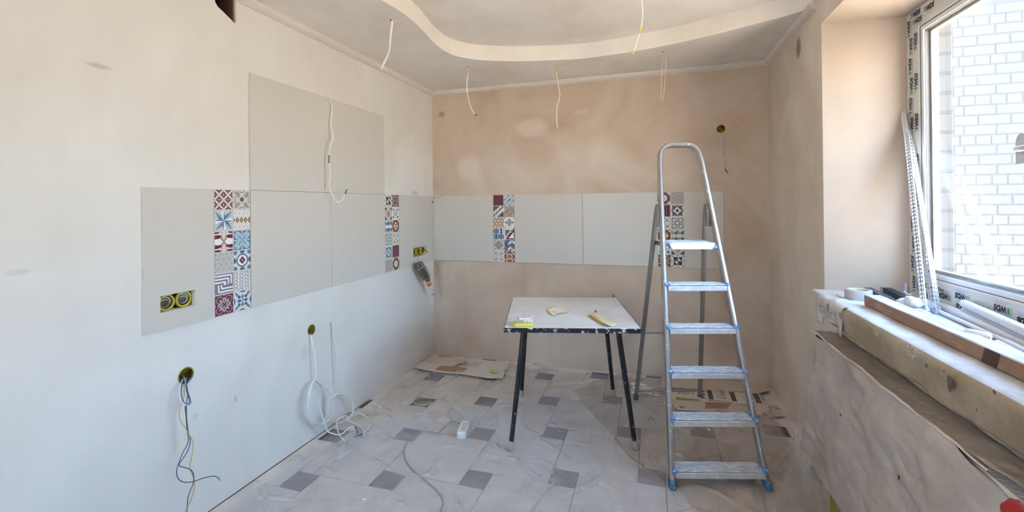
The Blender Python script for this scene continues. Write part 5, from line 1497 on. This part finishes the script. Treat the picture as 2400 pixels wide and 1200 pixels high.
def sheet(x0, x1, y0, y1, n, m, inside, dz):
    st = (x1-x0)/n; ny = int((y0-y1)/st); b = MB()
    b.grid(lambda u, v: (x0+u*(x1-x0), y0+v*(y1-y0), hf(x0+u*(x1-x0), y0+v*(y1-y0))+dz), n, ny, skip=(lambda u, v: not inside(x0+u*(x1-x0), y0+v*(y1-y0))))
    return b
def edge_in(x, y):
    return x > 0.07+0.05*fbm(x*0+1, y, 2.5) and y < -0.10+0.05*fbm(x, 2, 3) and x < 2.68+0.03*fbm(3, y, 3)
o = sheet(0.02, 2.74, -0.03, -3.3, 300, M_fl, edge_in, 0.0).obj('floor_dust_sheet', M_fl)
tag(o, 'clear plastic dust sheet spread wrinkled over the whole tiled floor', 'plastic sheet')
POLY2 = [onz(px, py, 0.0) for px, py in ((1335, 920), (1415, 1005), (1482, 1085), (1590, 1152), (1640, 1215), (400, 1240), (640, 1120), (830, 1010), (1000, 968))]
def inpoly(x, y, P_):
    c = False
    for i in range(len(P_)):
        a, d_ = P_[i-1], P_[i]
        if (a.y > y) != (d_.y > y) and x < (d_.x-a.x)*(y-a.y)/(d_.y-a.y)+a.x: c = not c
    return c
o = sheet(0.10, 2.30, -0.40, -3.3, 240, M_fl2, lambda x, y: inpoly(x, y, POLY2) or (y < -2.0 and x < 1.9 and x > .15), 0.0035).obj('second_dust_sheet', M_fl2)
tag(o, 'second bluish plastic sheet over the near left floor, its edge crossing under the table', 'plastic sheet')
POLY3 = [onz(px, py, 0.0) for px, py in ((1345, 918), (1415, 1005), (1482, 1085), (1590, 1152), (1650, 1230), (1990, 1230), (1862, 930), (1800, 905), (1640, 880), (1470, 872))]
M_fl3 = filmmat('floor_film_dusty', (200, 186, 172), 0.30, 0.3, 0.5, 14, fold=0.25)
o = sheet(1.30, 2.74, -0.05, -2.6, 150, M_fl3, lambda x, y: inpoly(x, y, POLY3) and x < 2.70, 0.0055).obj('dusty_dust_sheet', M_fl3)
tag(o, 'dusty brownish plastic sheet lying on the floor under and around the step ladder', 'plastic sheet')
# gathered sheet standing up below the radiator
def tent(u, v):
    A = onz(1812, 1225, 0.0); B = onz(1930, 1235, 0.0); T_ = onx(1883, 1012, 2.50)
    base = A.lerp(B, u); top = T_ + Vector((0.03*(u-0.5), 0.06*(0.5-u), 0.0))
    p_ = base.lerp(top, v); k_ = 0.03*fbm(u*2, v*2, 2.0)*(1-v) + 0.018*sin(u*14)*(1-v)*v*2
    return (p_.x + k_, p_.y + k_*0.6, max(0.004, p_.z + 0.02*sin(v*pi)*sin(u*3)))
b = MB(); b.grid(tent, 40, 30)
o = b.obj('gathered_plastic', filmmat('gathered_film', (196, 184, 172), 0.40, 0.3, 0.3, 12)); tag(o, 'gathered peak of translucent plastic rising below the radiator, right of the ladder', 'plastic sheet')

# ---- cardboard on the floor
M_card = mat('cardboard', (206, 190, 172), 0.85, var=0.06, vscale=12); M_cardp = mat('card_pale', (216, 206, 196), 0.85, var=0.05, vscale=14)
M_pdark = mat('card_print_dark', (98, 84, 72), 0.85, var=0.15, vscale=80); M_pgreen = mat('card_print_green', (146, 146, 60), 0.8); M_pbrown = mat('card_print_brown', (168, 132, 112), 0.8, var=0.1); M_pblue = mat('card_print_blue', (106, 110, 140), 0.8)
def card(px, z, m, lb, grp, jag=0.0, th=0.004):
    P_ = [onz(a, c, z+th) for a, c in px]
    if jag:
        Q = []
        for i in range(len(P_)):
            a, c = P_[i], P_[(i+1) % len(P_)]
            for k_ in range(3): 
                t = k_/3; p_ = a.lerp(c, t); Q.append(p_ + Vector((random.uniform(-jag, jag), random.uniform(-jag, jag), 0)) if k_ else p_)
        P_ = Q
    ar = sum(P_[i-1].x*P_[i].y-P_[i].x*P_[i-1].y for i in range(len(P_)))
    if ar < 0: P_ = P_[::-1]
    c0 = sum((p_ for p_ in P_), Vector((0, 0, 0)))/len(P_)
    root = empty('cardboard_sheet', (c0.x, c0.y, z)); tag(root, lb, 'cardboard', grp)
    b = MB(); b.prism([(p_.x-c0.x, p_.y-c0.y) for p_ in P_], 0, th); b.obj('board', m, root)
    return root, c0, z+th
def prt(card_, px, m, dz=0.0006, name='print_block'):
    root, c0, z = card_; P_ = [onz(a, c, z+dz) for a, c in px]
    ar = sum(P_[i-1].x*P_[i].y-P_[i].x*P_[i-1].y for i in range(len(P_)))
    if ar < 0: P_ = P_[::-1]
    b = MB(); b.add([(p_.x-c0.x, p_.y-c0.y, z+dz-root.location.z) for p_ in P_], [tuple(range(len(P_)))]); return b.obj(name, m, root)
G1 = 'flattened cardboard behind the ladder'; G2 = 'torn cardboard in the back left corner'
zb = 0.012
c2_ = card([(1478,896),(1565,905),(1640,912),(1650,940),(1562,928),(1478,921)], zb, M_cardp, 'pale narrow cardboard piece at the rear ladder foot nearest the table', G1)
prt(c2_, [(1527,919.5),(1535,920),(1536,923.5),(1528,923)], M_pblue)
c4_ = card([(1553,929),(1583,936),(1793,946),(1822,949),(1842,975),(1804,977),(1795,974),(1640,962),(1560,956)], zb, M_card, 'front cardboard piece with brown picture and small blue print', G1)
prt(c4_, [(1654,939),(1716,944),(1704,958),(1652,957)], M_pbrown); prt(c4_, [(1785,967.5),(1796,968.5),(1800,975),(1788,973.5)], M_pblue); prt(c4_, [(1592,951),(1606,953),(1606,957),(1593,956)], M_pgreen)
for q in ([(1800,953),(1806,953),(1806.6,954.6),(1800.6,954.6)], [(1809,953),(1816,953.4),(1816.5,955),(1809.5,954.6)], [(1815,956),(1827,957),(1827.6,958.6),(1815.6,957.6)]): prt(c4_, q, M_pdark)
c3_ = card([(1560,911),(1665,913),(1777,920),(1793,947),(1720,944),(1640,940),(1582,937),(1562,930)], zb+0.006, M_cardp, 'printed cardboard piece with dark label blocks and a green stripe', G1)
prt(c3_, [(1584,930.5),(1640,936.5),(1640,940),(1583.5,937)], M_pgreen); prt(c3_, [(1660,936.6),(1720,942.4),(1720,943.4),(1660,939)], M_pgreen)
for q in ([(1656,914),(1667.5,914.8),(1673,936.4),(1662,935.4)], [(1708,918),(1719.5,918.8),(1728,941),(1716.5,940)], [(1763,921.5),(1776,922.4),(1787,945.6),(1773,944.6)]): prt(c3_, q, M_pdark)
for k_ in range(3): prt(c3_, [(1642,917+7*k_),(1649,915.6+7*k_),(1654,918.4+7*k_),(1648,920+7*k_)], M_pdark)
for k_ in range(5): prt(c3_, [(1588+8*k_,915.5),(1594+8*k_,916),(1595+8*k_,924),(1589+8*k_,923.5)], mat('card_print_faint', (176, 158, 142), 0.85))
for k_ in range(6): prt(c3_, [(1676+k_*0.9,917+3*k_),(1692+k_*0.9,918+3*k_),(1692.3+k_*.9,918.8+3*k_),(1676.3+k_*.9,917.8+3*k_)], mat('card_print_faint', (176, 158, 142), 0.85))
tv, tf = text_mesh('100', 0.05, [], 0.1)
pa = onz(1704, 938, c3_[2]+.0006); pb = onz(1697, 916, c3_[2]+.0006); dv = (pb-pa); ln_ = dv.length; dv.normalize(); nv = Vector((-dv.y, dv.x, 0))
wd = max(p_[0] for p_ in tv); b = MB(); b.add([tuple(pa + dv*(p_[0]/wd*ln_) + nv*(p_[1]*0.9) - Vector((c3_[1].x, c3_[1].y, c3_[0].location.z))) for p_ in tv], tf); b.obj('print_digits', [M_pdark], c3_[0])
c1_ = card([(1550,884),(1792,894),(1805,914),(1778,920),(1690,914),(1562,907),(1551,903)], zb+0.012, M_card, 'long plain cardboard strip along the back wall, topmost of the pile', G1)
l3 = card([(1122,858),(1140,846),(1175,846),(1193,853),(1188,866),(1150,872),(1102,868)], zb, M_cardp, 'torn grey cardboard piece at the right of the corner pile', G2, 0.006)
l2 = card([(972,860),(990,848),(1025,850),(1065,858),(1125,861),(1150,850),(1184,860),(1178,886),(1140,885),(1088,877),(1040,873),(1000,867)], zb+0.006, M_cardp, 'ragged front cardboard piece with a faded brown print in the corner', G2, 0.006)
prt(l2, [(1019,866),(1034,857),(1066,858.5),(1096,863),(1082,874),(1050,871)], M_pbrown)
for k_ in range(6): prt(l2, [(1072+2.6*k_,867.4+.4*k_),(1073.4+2.6*k_,867.5+.4*k_),(1070.6+2.6*k_,873.6+.3*k_),(1069.4+2.6*k_,873.5+.3*k_)], M_cardp, 0.001, 'print_line')
l1 = card([(996,844),(1012,833),(1068,838),(1096,845),(1060,857),(1024,853)], zb+0.010, M_card, 'small torn cardboard piece pushed into the back left corner', G2, 0.006)
c = onz(1157, 871, zb+0.018); o = lump((c.x, c.y, zb+0.021), 0.018, 8.8, 0.4, 14, 8, (1.8, 1.2, 0.35)).obj('yellow_scrap', spotmat('scrap_yellow', (206, 196, 110), (150, 110, 70), scale=50, lo=0.56, hi=0.64))
tag(o, 'crumpled yellow green scrap on the corner cardboard', 'scrap')

# small plaster crumbs
M_chip = mat('plaster_chip', (226, 224, 220), 0.8)
chips = [((855,1170),0.011,'pale round blob of plaster on the near floor tiles'), ((1703,1085),0.010,'plaster crumb on the floor right of the ladder'), ((1661,1007),0.009,'plaster crumb between the lower ladder treads'), ((1030,1003),0.004,'tiny plaster crumb left of the extension block'), ((1110,1003),0.005,'tiny plaster crumb right of the extension block'), ((1605,1120),0.007,'plaster crumb beside the front left ladder foot')]
for (q, r, lb) in chips:
    w = onz(q[0], q[1], 0.0); c = onz(q[0], q[1], hf(w.x, w.y)+0.004)
    o = lump((c.x, c.y, c.z+0.001), r, r*900, 0.35, 12, 8, (1, 1, 0.4)).obj('plaster_crumb', M_chip); tag(o, lb, 'crumb', 'plaster crumbs on the floor')

# ---- things on the table
def quad_up(px, z): return [onz(a, c, z) for a, c in px]
A = onz(1205, 767, TZ); B = onz(1250, 766.5, TZ); ux = (B-A).normalized(); vy = Vector((-ux.y, ux.x, 0)); W_ = (B-A).length
M_spy = mat('sponge_yellow', (232, 214, 84), 0.8, var=0.08, vscale=60, bump=0.3, bscale=200)
b = MB(); b.bbox((0, 0, 0), (W_, 0.075, 0.020), 0.004); o = b.obj('yellow_sponge', M_spy, None, frame(A + Vector((0, 0, 0.0005)), ux, vy, (0, 0, 1))); tag(o, 'flat yellow sponge at the front left of the table top', 'sponge')
M_pk = spotmat('packet_print', (226, 218, 220), (196, 72, 92), scale=46, lo=0.575, hi=0.61, rough=0.35)
pk = bpy.data.objects.new('paper_packet', None); COL.objects.link(pk); pk.matrix_basis = frame(A + ux*0.010 + vy*0.006 + Vector((0, 0, 0.021)), ux, vy, (0, 0, 1)); pk.empty_display_size = .02
tag(pk, 'white packet with pink floral print resting on the yellow sponge', 'packet')
b = MB(); b.bbox((0, 0, 0), (W_-0.014, 0.085, 0.028), 0.005); b.obj('packet_body', M_pk, pk)
b = MB(); b.box((0.006, -0.0006, 0.003), (0.045, 0.0, 0.018)); b.obj('packet_label', mat('packet_grey', (170, 168, 166), 0.5, var=0.3, vscale=90), pk)
b = MB(); b.box((0.058, -0.0006, 0.004), (0.068, 0.0, 0.012)); b.obj('packet_label', mat('packet_yellow', (226, 200, 60), 0.5), pk)
M_sand = spotmat('sandpaper_back', (236, 228, 202), (226, 190, 92), scale=14, lo=0.52, hi=0.66, rough=0.7)
M_sando = mat('sandpaper_grit', (206, 168, 104), 0.9, bump=0.4, bscale=300)
def paper(px, curl, lb, seed, m):
    q = quad_up(px, TZ+0.003)
    def fn(u, v):
        p_ = q[0].lerp(q[1], u).lerp(q[3].lerp(q[2], u), v)
        return (p_.x, p_.y, TZ + 0.002 + curl*abs(v-0.3)**1.5*0.5 + curl*0.35*sin(u*3+seed)**2)
    b = MB(); b.grid(fn, 14, 10); o = b.obj('sandpaper_sheet', [m]); solid(o, 0.0012, 1.0); return tag(o, lb, 'sandpaper', 'sandpaper pieces on the table')
paper([(1297, 742), (1334, 731), (1318, 720), (1282, 731)], 0.030, 'curled piece of yellow sandpaper in the middle of the table', 0.6, M_sand)
strip_ = paper([(1425, 766), (1446, 764), (1394, 737), (1380, 740)], 0.024, 'folded strip of cream sandpaper at the right front of the table', 1.7, mat('sandpaper_cream', (238, 228, 196), 0.7, var=0.04))
g_ = paper([(1404, 758), (1426, 767), (1392, 738), (1379, 741)], 0.010, '', 2.4, M_sando)
for k_ in ('label', 'category', 'group'): del g_[k_]
g_.name = 'grit_side'; g_.parent = strip_
q = quad_up([(1389.5, 736.5), (1396, 737), (1400, 728), (1394, 727)], TZ+0.0015); b = MB(); b.add([tuple(p_) for p_ in q], [(0, 1, 2, 3)]); b.add([tuple(p_-Vector((0, 0, .001))) for p_ in q], [(0, 3, 2, 1)])
tag(b.obj('knife_blade', mat('blade_grey', (116, 116, 120), 0.35, metal=0.7)), 'small dark steel blade lying behind the cream sandpaper', 'blade')
q = quad_up([(1337, 722), (1349, 718), (1350, 719.4), (1338, 723.6)], TZ+0.002); b = MB(); b.add([tuple(p_) for p_ in q], [(0, 1, 2, 3)]); b.add([tuple(p_-Vector((0, 0, .0016))) for p_ in q], [(0, 3, 2, 1)])
tag(b.obj('paper_scrap', M_chip), 'thin white paper sliver beside the yellow sandpaper on the table', 'scrap')
